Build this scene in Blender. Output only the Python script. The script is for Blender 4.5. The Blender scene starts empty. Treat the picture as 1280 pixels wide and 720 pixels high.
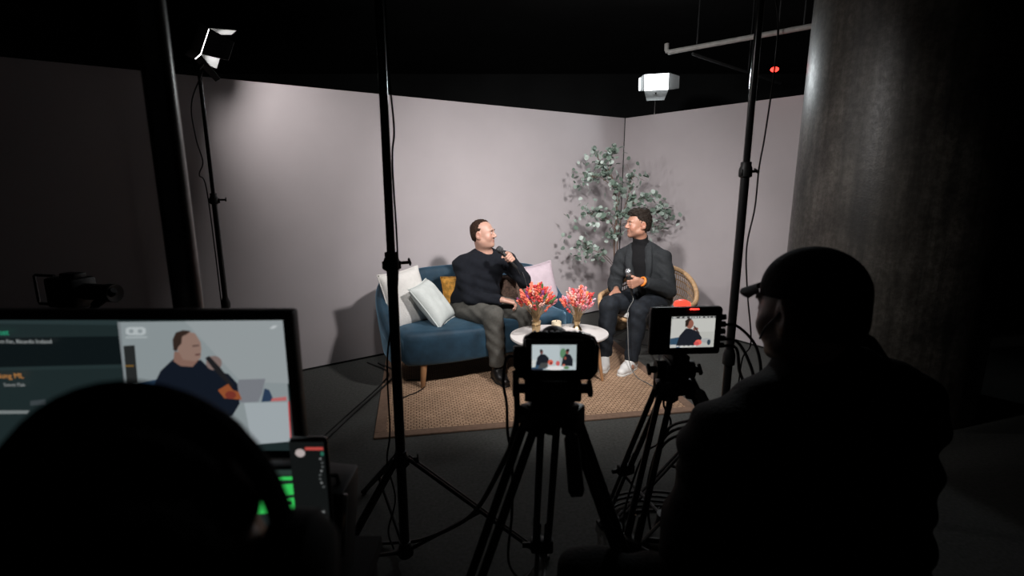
import bpy, bmesh, math, random
import numpy as np
from mathutils import Vector as V, Matrix
random.seed(7)
SC = bpy.context.scene
C = SC.collection
PI = math.pi

# ------------------------------------------------------------------ camera, light, exposure
cam_d = bpy.data.cameras.new('camera'); cam = bpy.data.objects.new('camera', cam_d); C.objects.link(cam)
cam.location = (0, 0, 1.55)
cam.rotation_euler = (PI/2 - math.atan(135/650), 0, 0)
cam_d.sensor_width = 36; cam_d.lens = 36*650/1280; cam_d.clip_start = .05
cam_d.dof.use_dof = True; cam_d.dof.focus_distance = 4.4; cam_d.dof.aperture_fstop = 3.2
SC.camera = cam
SC.view_settings.view_transform = 'Standard'; SC.view_settings.look = 'None'
SC.view_settings.exposure = 0; SC.view_settings.gamma = 1
w = bpy.data.worlds.new('world'); SC.world = w; w.use_nodes = True
w.node_tree.nodes['Background'].inputs[0].default_value = (.8, .85, 1, 1)
w.node_tree.nodes['Background'].inputs[1].default_value = .004

def area(name, loc, target, size, power, color=(1, 1, 1), spread=180):
    l = bpy.data.lights.new(name, 'AREA'); l.shape = 'RECTANGLE'; l.size = size[0]; l.size_y = size[1]
    l.energy = power; l.color = color; l.spread = math.radians(spread)
    o = bpy.data.objects.new(name, l); C.objects.link(o); o.location = loc
    o.rotation_euler = (V(target)-V(loc)).to_track_quat('-Z', 'Y').to_euler()
    return o
KEY_R = ((1.04, 2.40, 2.50), (.25, 4.6, .95))      # lamp on the right stand, above the frame
KEY_M = ((-.42, 1.87, 2.40), (1.0, 4.7, .88))      # lamp on the middle stand, above the frame
LAMP_L = ((-1.83, 3.30, 2.335), (-.62, 4.34, 1.70))  # barn-door lamp at the left
PANEL = ((1.56, 5.95, 2.585), (.35, 2.3, 1.15))    # bare panel above the right partition
def off(p, t, d): return tuple(V(p)+(V(t)-V(p)).normalized()*d)
area('key_right_light', off(*KEY_R, .12), KEY_R[1], (.20, .16), 25.5, (1, .965, .95), 95)
area('key_middle_light', off(*KEY_M, .12), KEY_M[1], (.20, .16), 19.5, (1, .965, .95), 92)
area('left_lamp_light', off(*LAMP_L, .03), LAMP_L[1], (.14, .12), 9.5, (1, .95, .93), 150)
area('panel_light', off(*PANEL, .035), PANEL[1], (.25, .16), 9, (.90, .97, 1.0), 150)

# ------------------------------------------------------------------ materials
def mat(name, col, rough=.6, metal=0, noise=0, nscale=30, bump=0, bscale=200, spec=.5, emit=0, sheen=0):
    m = bpy.data.materials.new(name); m.use_nodes = True; n = m.node_tree.nodes; L = m.node_tree.links
    b = n['Principled BSDF']
    b.inputs['Base Color'].default_value = (*col, 1); b.inputs['Roughness'].default_value = rough
    b.inputs['Metallic'].default_value = metal; b.inputs['Specular IOR Level'].default_value = spec
    if sheen: b.inputs['Sheen Weight'].default_value = sheen; b.inputs['Sheen Roughness'].default_value = .4
    if emit: b.inputs['Emission Color'].default_value = (*col, 1); b.inputs['Emission Strength'].default_value = emit
    tc = n.new('ShaderNodeTexCoord')
    if noise:
        t = n.new('ShaderNodeTexNoise'); t.inputs['Scale'].default_value = nscale; t.inputs['Detail'].default_value = 5
        L.new(tc.outputs['Object'], t.inputs['Vector'])
        r = n.new('ShaderNodeValToRGB')
        r.color_ramp.elements[0].position = .3; r.color_ramp.elements[1].position = .7
        r.color_ramp.elements[0].color = (*[max(0, c*(1-noise)) for c in col], 1)
        r.color_ramp.elements[1].color = (*[min(1, c*(1+noise)) for c in col], 1)
        L.new(t.outputs['Fac'], r.inputs['Fac']); L.new(r.outputs['Color'], b.inputs['Base Color'])
    if bump:
        t = n.new('ShaderNodeTexNoise'); t.inputs['Scale'].default_value = bscale; t.inputs['Detail'].default_value = 3
        L.new(tc.outputs['Object'], t.inputs['Vector'])
        bp = n.new('ShaderNodeBump'); bp.inputs['Strength'].default_value = bump; bp.inputs['Distance'].default_value = .01
        L.new(t.outputs['Fac'], bp.inputs['Height']); L.new(bp.outputs['Normal'], b.inputs['Normal'])
    return m
def attr_mat(name, attr, emit=0, rough=.5, spec=.5):
    m = bpy.data.materials.new(name); m.use_nodes = True; n = m.node_tree.nodes; L = m.node_tree.links
    b = n['Principled BSDF']; a = n.new('ShaderNodeAttribute'); a.attribute_name = attr
    b.inputs['Roughness'].default_value = rough; b.inputs['Specular IOR Level'].default_value = spec
    if emit:
        b.inputs['Base Color'].default_value = (.01, .01, .01, 1)
        L.new(a.outputs['Color'], b.inputs['Emission Color']); b.inputs['Emission Strength'].default_value = emit
    else:
        L.new(a.outputs['Color'], b.inputs['Base Color'])
        t = n.new('ShaderNodeTexNoise'); t.inputs['Scale'].default_value = 150
        tc = n.new('ShaderNodeTexCoord'); L.new(tc.outputs['Object'], t.inputs['Vector'])
        bp = n.new('ShaderNodeBump'); bp.inputs['Strength'].default_value = .15; bp.inputs['Distance'].default_value = .003
        L.new(t.outputs['Fac'], bp.inputs['Height']); L.new(bp.outputs['Normal'], b.inputs['Normal'])
        b.inputs['Subsurface Weight'].default_value = .05
        b.inputs['Subsurface Radius'].default_value = (.01, .004, .002)
    return m
BLACK = mat('black_metal', (.012, .012, .013), .42, 0, .2, 40)
BLACKP = mat('black_plastic', (.010, .010, .010), .5, 0, .2, 60)
GLOSS = mat('gloss_black', (.012, .012, .012), .18)
STEEL = mat('dark_steel', (.10, .095, .09), .28, .9, .25, 12)
CHROME = mat('chrome', (.6, .6, .6), .2, 1)
RUBBER = mat('rubber', (.008, .008, .008), .55, 0, .2, 50)
WOOD = mat('oak', (.33, .17, .08), .45, 0, .3, 9, .1, 60)
WHITE = mat('white_paint', (.74, .72, .70), .4, 0, .03, 20)
GOLD = mat('brass', (.50, .36, .20), .28, 1, .2, 30, .2, 90)
WAX = mat('wax', (.82, .72, .52), .5, 0, .04, 20)
SCREEN = attr_mat('screen_emission', 'Col', 1.0)
SKIN = attr_mat('skin', 'tint', 0, .45, .45)

# ------------------------------------------------------------------ mesh builder
class MB:
    def __init__(s): s.v = []; s.f = []; s.mi = []
    def add(s, vs, fs, M=None, mi=0):
        o = len(s.v)
        s.v += [tuple(M @ V(p)) if M else tuple(p) for p in vs]
        s.f += [tuple(i+o for i in f) for f in fs]; s.mi += [mi]*len(fs); return s
    def box(s, c, size, rot=None, bev=0, seg=2, mi=0):
        bm = bmesh.new(); bmesh.ops.create_cube(bm, size=1)
        bmesh.ops.scale(bm, vec=size, verts=bm.verts)
        if bev: bmesh.ops.bevel(bm, geom=bm.edges[:], offset=min(bev, min(size)*.49), segments=seg, profile=.5, affect='EDGES')
        M = Matrix.Translation(c) @ (rot.to_4x4() if rot else Matrix())
        bm.verts.index_update()
        s.add([v.co for v in bm.verts], [[v.index for v in f.verts] for f in bm.faces], M, mi); bm.free(); return s
    def tube(s, pts, r, n=10, caps=True, mi=0, closed=False):
        pts = [V(p) for p in pts]; m = len(pts)
        rs = r if isinstance(r, (list, tuple)) else [r]*m
        vs = []; fs = []; T0 = None; nrm = None
        for i, p in enumerate(pts):
            if closed: t = pts[(i+1) % m]-pts[i-1]
            else: t = pts[min(i+1, m-1)]-pts[max(i-1, 0)]
            t = t.normalized() if t.length > 1e-9 else V((0, 0, 1))
            if nrm is None: nrm = t.orthogonal().normalized()
            else:
                nrm = nrm - t*nrm.dot(t); nrm = nrm.normalized() if nrm.length > 1e-6 else t.orthogonal().normalized()
            b = t.cross(nrm)
            for k in range(n):
                a = 2*PI*k/n; vs.append(p+(nrm*math.cos(a)+b*math.sin(a))*rs[i])
        for i in range(m if closed else m-1):
            j = (i+1) % m
            for k in range(n): fs.append((i*n+k, i*n+(k+1) % n, j*n+(k+1) % n, j*n+k))
        if caps and not closed: fs += [tuple(reversed(range(n))), tuple(range((m-1)*n, m*n))]
        return s.add(vs, fs, None, mi)
    def cyl(s, a, b, r, r2=None, n=16, mi=0): return s.tube([a, b], [r, r if r2 is None else r2], n, True, mi)
    def lathe(s, prof, c=(0, 0, 0), n=24, M=None, mi=0):
        vs = []; fs = []; m = len(prof)
        for r, z in prof:
            for k in range(n): vs.append((c[0]+r*math.cos(2*PI*k/n), c[1]+r*math.sin(2*PI*k/n), c[2]+z))
        for i in range(m-1):
            for k in range(n): fs.append((i*n+k, i*n+(k+1) % n, (i+1)*n+(k+1) % n, (i+1)*n+k))
        if prof[0][0] > 1e-5: fs.append(tuple(reversed(range(n))))
        if prof[-1][0] > 1e-5: fs.append(tuple(range((m-1)*n, m*n)))
        return s.add(vs, fs, M, mi)
    def ball(s, c, r, n=12, m=8, M=None, mi=0):
        r = (r, r, r) if not isinstance(r, (tuple, list)) else r
        vs = []; fs = []
        for i in range(m+1):
            th = PI*i/m
            for k in range(n):
                vs.append((math.sin(th)*math.cos(2*PI*k/n)*r[0], math.sin(th)*math.sin(2*PI*k/n)*r[1], math.cos(th)*r[2]))
        for i in range(m):
            for k in range(n): fs.append((i*n+k, (i+1)*n+k, (i+1)*n+(k+1) % n, i*n+(k+1) % n))
        return s.add(vs, fs, Matrix.Translation(c) @ (M if M else Matrix()), mi)
    def build(s, name, mats, parent=None, smooth=True, ang=40, **props):
        me = bpy.data.meshes.new(name); me.from_pydata(s.v, [], s.f)
        mats = mats if isinstance(mats, list) else [mats]
        for m in mats: me.materials.append(m)
        if len(mats) > 1: me.polygons.foreach_set('material_index', s.mi)
        return finish(name, me, parent, smooth, ang, **props)
def finish(name, me, parent, smooth=True, ang=40, **props):
    bm = bmesh.new(); bm.from_mesh(me); bmesh.ops.remove_doubles(bm, verts=bm.verts, dist=1e-6)
    bmesh.ops.recalc_face_normals(bm, faces=bm.faces)
    if smooth:
        for f in bm.faces: f.smooth = True
        a = math.radians(ang)
        for e in bm.edges:
            if len(e.link_faces) == 2 and e.calc_face_angle(0) > a: e.smooth = False
    bm.to_mesh(me); bm.free(); me.update()
    return link(name, me, parent, **props)
WORLDROOT = set()
def link(name, me, parent, **props):
    o = bpy.data.objects.new(name, me); C.objects.link(o)
    if parent is not None:
        o.parent = parent
        if parent.name in WORLDROOT:
            if parent.type == 'EMPTY': o.location = -parent.location
            WORLDROOT.add(o.name)
    for k, v in props.items(): o[k] = v
    return o
def thing(name, loc, label, cat, rz=0, group=None, world=False):
    o = bpy.data.objects.new(name, None); C.objects.link(o); o.location = loc; o.rotation_euler = (0, 0, rz)
    o.empty_display_size = .1; o['label'] = label; o['category'] = cat
    if group: o['group'] = group
    if world: WORLDROOT.add(o.name)
    return o
def tag(o, label, cat, group=None, kind=None):
    o['label'] = label; o['category'] = cat
    if group: o['group'] = group
    if kind: o['kind'] = kind
    return o
def struct(o): o['kind'] = 'structure'; return o
def smoothpath(pts, n=8):
    P = [V(p) for p in pts]; P = [P[0]*2-P[1]]+P+[P[-1]*2-P[-2]]; out = []
    for i in range(1, len(P)-2):
        for k in range(n):
            t = k/n; a, b, c, d = P[i-1:i+3]
            out.append(.5*((2*b)+(c-a)*t+(2*a-5*b+4*c-d)*t*t+(3*b-a-3*c+d)*t**3))
    out.append(P[-2]); return out
def cable(name, pts, r=.004, label=None, cat='cable', parent=None, n=8, m=RUBBER):
    o = MB().tube(smoothpath(pts, n), r, 6).build(name, m, parent)
    if label: tag(o, label, cat)
    return o
def frame(d, up=(0, 0, 1)):   # rotation whose +Y axis is d and +Z near up
    y = V(d).normalized(); x = y.cross(V(up)).normalized(); z = x.cross(y)
    return Matrix((x, y, z)).transposed()

# ------------------------------------------------------------------ implicit surfaces (for bodies and clothes)
class SDF:
    def __init__(s, lo, hi, h):
        s.h = h; s.lo = np.array(lo, np.float32); n = np.ceil((np.array(hi)-s.lo)/h).astype(int)+1
        s.n = n; s.F = np.full(n, .06, np.float32)
        s.ax = [(s.lo[i]+h*np.arange(n[i])).astype(np.float32) for i in range(3)]
    def win(s, lo, hi, m):
        i0 = [max(0, int((lo[i]-m-s.lo[i])/s.h)) for i in range(3)]
        i1 = [min(int(s.n[i]), int((hi[i]+m-s.lo[i])/s.h)+2) for i in range(3)]
        if any(i1[i] <= i0[i] for i in range(3)): return None
        sl = tuple(slice(i0[i], i1[i]) for i in range(3))
        X = s.ax[0][sl[0]][:, None, None]; Y = s.ax[1][sl[1]][None, :, None]; Z = s.ax[2][sl[2]][None, None, :]
        return sl, X, Y, Z
    def comb(s, sl, d, k, op):
        F = s.F[sl]
        if op == 'add':
            h = np.maximum(k-np.abs(F-d), 0)/max(k, 1e-6); s.F[sl] = np.minimum(F, d)-h*h*k*.25
        elif op == 'sub':
            d = -d; h = np.maximum(k-np.abs(F-d), 0)/max(k, 1e-6); s.F[sl] = np.maximum(F, d)+h*h*k*.25
        elif op == 'int': s.F[sl] = np.maximum(F, d)
    def cap(s, a, b, ra, rb=None, k=.02, op='add'):
        rb = ra if rb is None else rb; a = np.array(a, np.float32); b = np.array(b, np.float32); R = max(ra, rb)
        wv = s.win(np.minimum(a, b)-R, np.maximum(a, b)+R, k+3*s.h)
        if wv is None: return
        sl, X, Y, Z = wv; ba = b-a; L2 = float(ba @ ba)+1e-12
        t = np.clip(((X-a[0])*ba[0]+(Y-a[1])*ba[1]+(Z-a[2])*ba[2])/L2, 0, 1)
        d = np.sqrt((X-a[0]-t*ba[0])**2+(Y-a[1]-t*ba[1])**2+(Z-a[2]-t*ba[2])**2)-(ra+(rb-ra)*t)
        s.comb(sl, d, k, op)
    def chain(s, pts, rs, k=.02):
        for i in range(len(pts)-1): s.cap(pts[i], pts[i+1], rs[i], rs[i+1], k)
    def ell(s, c, r, A=None, k=.02, op='add'):
        c = np.array(c, np.float32); R = max(r)
        wv = s.win(c-R, c+R, k+3*s.h)
        if wv is None: return
        sl, X, Y, Z = wv; X = X-c[0]; Y = Y-c[1]; Z = Z-c[2]
        if A is not None:
            A = np.array(A, np.float32)
            X, Y, Z = (X*A[0, i]+Y*A[1, i]+Z*A[2, i] for i in range(3))
        k0 = np.sqrt((X/r[0])**2+(Y/r[1])**2+(Z/r[2])**2); k1 = np.sqrt((X/r[0]**2)**2+(Y/r[1]**2)**2+(Z/r[2]**2)**2)
        s.comb(sl, k0*(k0-1)/(k1+1e-6), k, op)
    def fn(s, f, lo, hi, k=.01, op='sub'):
        wv = s.win(lo, hi, k+2*s.h)
        if wv is None: return
        sl, X, Y, Z = wv; s.comb(sl, f(X, Y, Z).astype(np.float32), k, op)
    def wrinkle(s, amp, freqs):
        X = s.ax[0][:, None, None]; Y = s.ax[1][None, :, None]; Z = s.ax[2][None, None, :]
        for i, (q, sc) in enumerate(freqs):
            s.F += (amp*sc)*np.sin(q[0]*X+q[1]*Y+q[2]*Z+i+1.9*np.sin(.28*(q[1]*X-q[0]*Y)+.22*q[2]*Z+i))
    def mesh(s, name):
        F = s.F; h = s.h; n = F.shape; neg = F < 0
        c = np.zeros(tuple(k-1 for k in n), np.int8)
        for i in (0, 1):
            for j in (0, 1):
                for k in (0, 1): c += neg[i:n[0]-1+i, j:n[1]-1+j, k:n[2]-1+k]
        act = np.argwhere((c > 0) & (c < 8)); del c
        idx = np.full(tuple(k-1 for k in n), -1, np.int32); idx[act[:, 0], act[:, 1], act[:, 2]] = np.arange(len(act))
        cor = np.array([(i, j, k) for i in (0, 1) for j in (0, 1) for k in (0, 1)])
        val = [F[act[:, 0]+q[0], act[:, 1]+q[1], act[:, 2]+q[2]] for q in cor]
        P = np.zeros((len(act), 3), np.float32); W = np.zeros(len(act), np.float32)
        for a in range(8):
            for b in range(a+1, 8):
                if np.abs(cor[a]-cor[b]).sum() != 1: continue
                m = (val[a] < 0) != (val[b] < 0)
                t = np.where(m, val[a]/np.where(m, val[a]-val[b], 1), 0)
                P += np.where(m[:, None], cor[a]+(cor[b]-cor[a])*t[:, None], 0); W += m
        P = s.lo+h*(act+P/W[:, None])
        faces = []
        for ax in range(3):
            o = [q for q in range(3) if q != ax]
            sl0 = [slice(1, -1)]*3; sl1 = [slice(1, -1)]*3; sl0[ax] = slice(0, -1); sl1[ax] = slice(1, None)
            e = np.argwhere(neg[tuple(sl0)] != neg[tuple(sl1)])
            if not len(e): continue
            off_ = np.ones(3, int); off_[ax] = 0; e = e+off_
            d = [e.copy() for _ in range(4)]
            d[0][:, o[0]] -= 1; d[0][:, o[1]] -= 1; d[1][:, o[1]] -= 1; d[3][:, o[0]] -= 1
            faces.append(np.stack([idx[q[:, 0], q[:, 1], q[:, 2]] for q in d], 1))
        Q = np.concatenate(faces).astype(np.int32); Q = Q[(Q >= 0).all(1)]
        # light smoothing of the net
        for _ in range(2):
            S = np.zeros_like(P); cnt = np.zeros(len(P), np.float32)
            for a in range(4):
                for b in ((a+1) % 4, (a+3) % 4):
                    for ch in range(3): S[:, ch] += np.bincount(Q[:, a], P[Q[:, b], ch], len(P))
                    cnt += np.bincount(Q[:, a], minlength=len(P))
            P = P*.6+.4*S/np.maximum(cnt, 1)[:, None]
        me = bpy.data.meshes.new(name)
        me.vertices.add(len(P)); me.vertices.foreach_set('co', P.astype(np.float32).ravel())
        me.loops.add(Q.size); me.loops.foreach_set('vertex_index', Q.ravel())
        me.polygons.add(len(Q)); me.polygons.foreach_set('loop_start', np.arange(0, Q.size, 4, dtype=np.int32))
        me.polygons.foreach_set('use_smooth', np.ones(len(Q), bool)); me.update(calc_edges=True)
        bm = bmesh.new(); bm.from_mesh(me); bmesh.ops.recalc_face_normals(bm, faces=bm.faces); bm.to_mesh(me); bm.free()
        return me, P
    def build(s, name, m, parent, tint=None):
        me, P = s.mesh(name); me.materials.append(m)
        if tint is not None:
            a = me.attributes.new('tint', 'FLOAT_COLOR', 'POINT')
            col = np.ones((len(P), 4), np.float32); col[:, :3] = tint(P); a.data.foreach_set('color', col.ravel())
        return link(name, me, parent)

# ------------------------------------------------------------------ the room
WALLC = (.46, .422, .434)
def wall_mat():
    m = mat('pale_wall_fabric', WALLC, .85, 0, .035, 2.2, .12, 380, .2); return m
WALLM = wall_mat()
HALL = mat('dark_hall_paint', (.016, .018, .019), .8, 0, .3, 1.5)
FLOOR = mat('dark_carpet_floor', (.062, .064, .060), .85, 0, .25, 60, .25, 300, .3)
def concrete():
    m = mat('raw_concrete', (.085, .078, .068), .4, 0, .5, 3.5, .08, 90, .5); n = m.node_tree.nodes; L = m.node_tree.links; b = n['Principled BSDF']
    tc = n.new('ShaderNodeTexCoord'); mp = n.new('ShaderNodeMapping'); mp.inputs['Scale'].default_value = (16, 16, 1.1); L.new(tc.outputs['Object'], mp.inputs[0])
    st = n.new('ShaderNodeTexNoise'); st.inputs['Scale'].default_value = 1.0; st.inputs['Detail'].default_value = 8; st.inputs['Roughness'].default_value = .65; L.new(mp.outputs[0], st.inputs['Vector'])
    fl = n.new('ShaderNodeTexNoise'); fl.inputs['Scale'].default_value = 28; fl.inputs['Detail'].default_value = 9; fl.inputs['Roughness'].default_value = .8; L.new(tc.outputs['Object'], fl.inputs['Vector'])
    r1 = n.new('ShaderNodeValToRGB'); r1.color_ramp.elements[0].position = .38; r1.color_ramp.elements[1].position = .62; r1.color_ramp.elements[0].color = (.45, .45, .45, 1); L.new(st.outputs['Fac'], r1.inputs['Fac'])
    r2 = n.new('ShaderNodeValToRGB'); r2.color_ramp.elements[0].position = .42; r2.color_ramp.elements[1].position = .60; r2.color_ramp.elements[0].color = (.55, .53, .5, 1); L.new(fl.outputs['Fac'], r2.inputs['Fac'])
    src = b.inputs['Base Color'].links[0].from_socket
    for t in (r1, r2):
        mx = n.new('ShaderNodeMix'); mx.data_type = 'RGBA'; mx.blend_type = 'MULTIPLY'; mx.inputs['Factor'].default_value = 1
        L.new(src, mx.inputs[6]); L.new(t.outputs['Color'], mx.inputs[7]); src = mx.outputs[2]
    L.new(src, b.inputs['Base Color'])
    rr = n.new('ShaderNodeMapRange'); rr.inputs[3].default_value = .62; rr.inputs[4].default_value = .22; L.new(fl.outputs['Fac'], rr.inputs[0]); L.new(rr.outputs[0], b.inputs['Roughness'])
    return m
CONC = concrete()
struct(MB().box((0, 4, -.05), (11, 12.4, .1)).build('floor', FLOOR, smooth=False))
struct(MB().box((0, 4, 3.45), (11, 12.4, .1)).build('ceiling', HALL, smooth=False))
struct(MB().box((0, 9.9, 1.7), (11, .1, 3.4)).build('wall_back', HALL, smooth=False))
struct(MB().box((-5.3, 4, 1.7), (.1, 12, 3.4)).build('wall_far_left', HALL, smooth=False))
struct(MB().box((5.3, 4, 1.7), (.1, 12, 3.4)).build('wall_far_right', HALL, smooth=False))
CO = V((1.30, 6.247, 0)); UL = V((-3.08, -2.21, 0)).normalized(); UR = V((1.0, -1.49, 0)).normalized()
NL = V((UL.y, -UL.x, 0)); NR = V((-UR.y, UR.x, 0))      # outwards from the set
if NL.y < 0: NL = -NL
if NR.y < 0: NR = -NR
WH = 2.245
def partition(name, U, N, a, b, z0=.018, z1=WH, th=.06):
    c = CO+U*((a+b)/2)+N*(th/2); r = Matrix.Rotation(math.atan2(U.y, U.x), 3, 'Z')
    return struct(MB().box((c.x, c.y, (z0+z1)/2), (abs(b-a), th, z1-z0), r).build(name, WALLM, smooth=False))
partition('wall_left', UL, NL, .008, 5.6)
partition('wall_right', UR, NR, .008, 2.2)
def strip(name, U, N, a, b):
    c = CO+U*((a+b)/2)+N*.032; r = Matrix.Rotation(math.atan2(U.y, U.x), 3, 'Z')
    return struct(MB().box((c.x, c.y, .009), (abs(b-a), .056, .018), r).build(name, BLACKP, smooth=False))
strip('baseboard_left', UL, NL, .0, 5.6); strip('baseboard_right', UR, NR, .0, 2.2)
struct(MB().box((CO.x+.004, CO.y+.02, WH/2), (.02, .02, WH)).build('trim_1', BLACKP, smooth=False))

col_o = thing('concrete_column', (2.640, 3.640, 0), 'massive round raw concrete column at the right', 'column')
MB().lathe([(.62, 0), (.62, 1.02), (.62, 3.4)], n=80).build('shaft', CONC, col_o)
p = thing('ceiling_pipe', (1.40, 5.0, 2.672), 'pale grey pipe hung below the dark ceiling', 'pipe')
PIPE = mat('pipe_grey', (.42, .42, .40), .5, 0, .15, 20)
m = MB(); m.cyl((0, 0, 0), (1.25, -.62, .105), .021)
m.tube([(0, 0, 0), (-.012, .006, .03), (-.012, .006, .075)], .021, 10); m.build('tube', PIPE, p)
MB().cyl((.22, -.11, .02), (.22, -.11, .73), .006).build('hanger', HALL, p)
MB().cyl((.95, -.47, .08), (.95, -.47, .73), .006).build('hanger', HALL, p)
tag(MB().cyl((1.62, 5.0, 2.66), (2.75, 5.65, 2.52), .013).cyl((2.3, 5.385, 2.58), (2.3, 5.385, 3.4), .005).build('conduit', HALL), 'thin dark conduit running below the pale pipe', 'pipe')
p = thing('red_lamp', (2.135, 4.5, 2.43), 'small round red signal lamp hanging from the ceiling', 'lamp')
RED = mat('red_glow', (1, .03, .02), .4, emit=5)
MB().ball((0, 0, 0), (.032, .032, .02)).build('lens', RED, p)
MB().cyl((0, 0, .012), (0, 0, .97), .007).build('rod', BLACK, p)

# ------------------------------------------------------------------ rug
p = thing('rug', (-.843, 2.912, 0), 'woven tan jute rug with a brown border under the seats', 'rug', math.atan2(.146, 1.056)+.045)
RW, RD, BW = 2.165, 1.62, .072
def rug_mat():
    m = mat('jute_weave', (.50, .335, .225), .9, 0, .14, 3.2, 0); n = m.node_tree.nodes; L = m.node_tree.links; b = n['Principled BSDF']
    tc = n.new('ShaderNodeTexCoord'); br = n.new('ShaderNodeTexBrick')
    mp = n.new('ShaderNodeMapping'); L.new(tc.outputs['Object'], mp.inputs[0]); mp.inputs['Scale'].default_value = (20, 20, 20)
    br.inputs['Scale'].default_value = 1.35; br.inputs['Mortar Size'].default_value = .085; br.inputs['Mortar Smooth'].default_value = .8
    br.inputs['Brick Width'].default_value = 1.0; br.inputs['Row Height'].default_value = .62
    br.inputs['Color1'].default_value = (1, .97, .92, 1); br.inputs['Color2'].default_value = (.82, .78, .72, 1); br.inputs['Mortar'].default_value = (.12, .085, .07, 1)
    L.new(mp.outputs[0], br.inputs['Vector'])
    mx = n.new('ShaderNodeMix'); mx.data_type = 'RGBA'; mx.blend_type = 'MULTIPLY'; mx.inputs['Factor'].default_value = 1
    src = b.inputs['Base Color'].links[0].from_socket
    L.new(src, mx.inputs[6]); L.new(br.outputs['Color'], mx.inputs[7]); L.new(mx.outputs[2], b.inputs['Base Color'])
    bp = n.new('ShaderNodeBump'); bp.inputs['Strength'].default_value = .8; bp.inputs['Distance'].default_value = .006; bp.invert = True
    L.new(br.outputs['Fac'], bp.inputs['Height']); L.new(bp.outputs['Normal'], b.inputs['Normal'])
    return m
MB().box((RW/2, RD/2, .006), (RW-2*BW+.01, RD-2*BW+.01, .011)).build('weave', rug_mat(), p, smooth=False)
BORD = mat('rug_border', (.20, .125, .085), .85, 0, .15, 40, .3, 300)
for c_, s_ in (((RW/2, BW/2, .0065), (RW, BW, .013)), ((RW/2, RD-BW/2, .0065), (RW, BW, .013)), ((BW/2, RD/2, .0065), (BW, RD-2*BW, .013)), ((RW-BW/2, RD/2, .0065), (BW, RD-2*BW, .013))):
    MB().box(c_, s_, None, .003, 1).build('border', BORD, p)

# ------------------------------------------------------------------ sofa
def velvet():
    m = mat('blue_velvet', (.0125, .036, .060), .62, 0, .5, 6, .1, 60, .3, sheen=.8)
    m.node_tree.nodes['Principled BSDF'].inputs['Sheen Tint'].default_value = (.35, .62, .85, 1)
    return m
VEL = velvet()
ST = math.radians(30); su = V((math.cos(ST), math.sin(ST), 0))
s0 = V((-.65, 3.70, 0))+su*.585
sofa = thing('sofa', s0, 'blue velvet sofa with a rounded back and wooden legs', 'sofa', ST)
sg = lambda x, e: math.copysign(abs(x)**e, x)
def shell_pt(t, k=0):   # inner line of the back, t 0..1 from the left arm end round to the right one
    a = PI*(1-t); x = (.735+k)*sg(math.cos(a), .55); y = .03+(.60+k)*abs(math.sin(a))**.55
    return x, y
def shell_h(x, y):
    q = min(1, max(0, (y-.02)/.5)); q = q*q*(3-2*q); q2 = max(0, 1-(abs(x)/.72)**3)
    return .455+.30*q+.055*q2*q
m = MB(); N = 60; K = 14; vs = []; fs = []
for i in range(N+1):
    t = i/N; x, y = shell_pt(t); x2, y2 = shell_pt(t, .095)
    if i == 0 or i == N: y2 = y
    h = shell_h(x, y); lean = .07*(h-.3)
    nx, ny = (x2-x), (y2-y)
    sec = [(0, .30), (0.0, .42), (.05, h-.07), (.10, h-.03), (.28, h), (.55, h+.006), (.8, h-.012), (.98, h-.055), (1.02, h-.12), (.95, .42), (.85, .25), (.75, .19), (.2, .185), (.05, .22)]
    for q, z in sec:
        ln = lean*max(0, (z-.3))/max(.01, h-.3)
        L_ = math.hypot(nx, ny) or 1
        vs.append((x+nx*q+nx/L_*ln, y+ny*q+ny/L_*ln, z))
for i in range(N):
    for k in range(K): fs.append((i*K+k, i*K+(k+1) % K, (i+1)*K+(k+1) % K, (i+1)*K+k))
fs += [tuple(range(K)), tuple(reversed(range(N*K, N*K+K)))]
m.add(vs, fs); ob = m.build('backrest', VEL, sofa, ang=70)
md = ob.modifiers.new('sub', 'SUBSURF'); md.levels = md.render_levels = 1
m = MB(); vs = []; fs = []; NS = 64
def seat_outline(k, i):
    if i < 32:
        t = i/31; x, y = shell_pt(t); return x*k*1.0, .30+(y-.30)*k+.005
    t = (i-32+1)/33; x = .735-1.47*t; y = .03-.115*(1-abs(x/.735)**3.0); return x*k, .30+(y-.30)*k
for k, z in ((.955, .19), (.985, .205), (1.0, .24), (1.0, .385), (.992, .415), (.965, .437), (.90, .447), (.6, .452), (.25, .452)):
    for i in range(NS): x, y = seat_outline(k, i); vs.append((x, y, z+.006*math.sin(x*9+y*7)*(z > .43)))
for r in range(8):
    for i in range(NS): fs.append((r*NS+i, r*NS+(i+1) % NS, (r+1)*NS+(i+1) % NS, (r+1)*NS+i))
fs += [tuple(reversed(range(NS))), tuple(range(8*NS, 9*NS))]
m.add(vs, fs); m.build('seat', VEL, sofa, ang=60)
for x, y in ((-.585, .03), (.585, .03), (-.5, .52), (.5, .52)):
    sx = math.copysign(.02, x); sy = -.015 if y < .2 else .02
    MB().tube([(x+sx, y+sy, 0), (x+sx, y+sy, .004), (x, y, .2)], [.015, .017, .028], 14).build('leg', WOOD, sofa)

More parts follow.
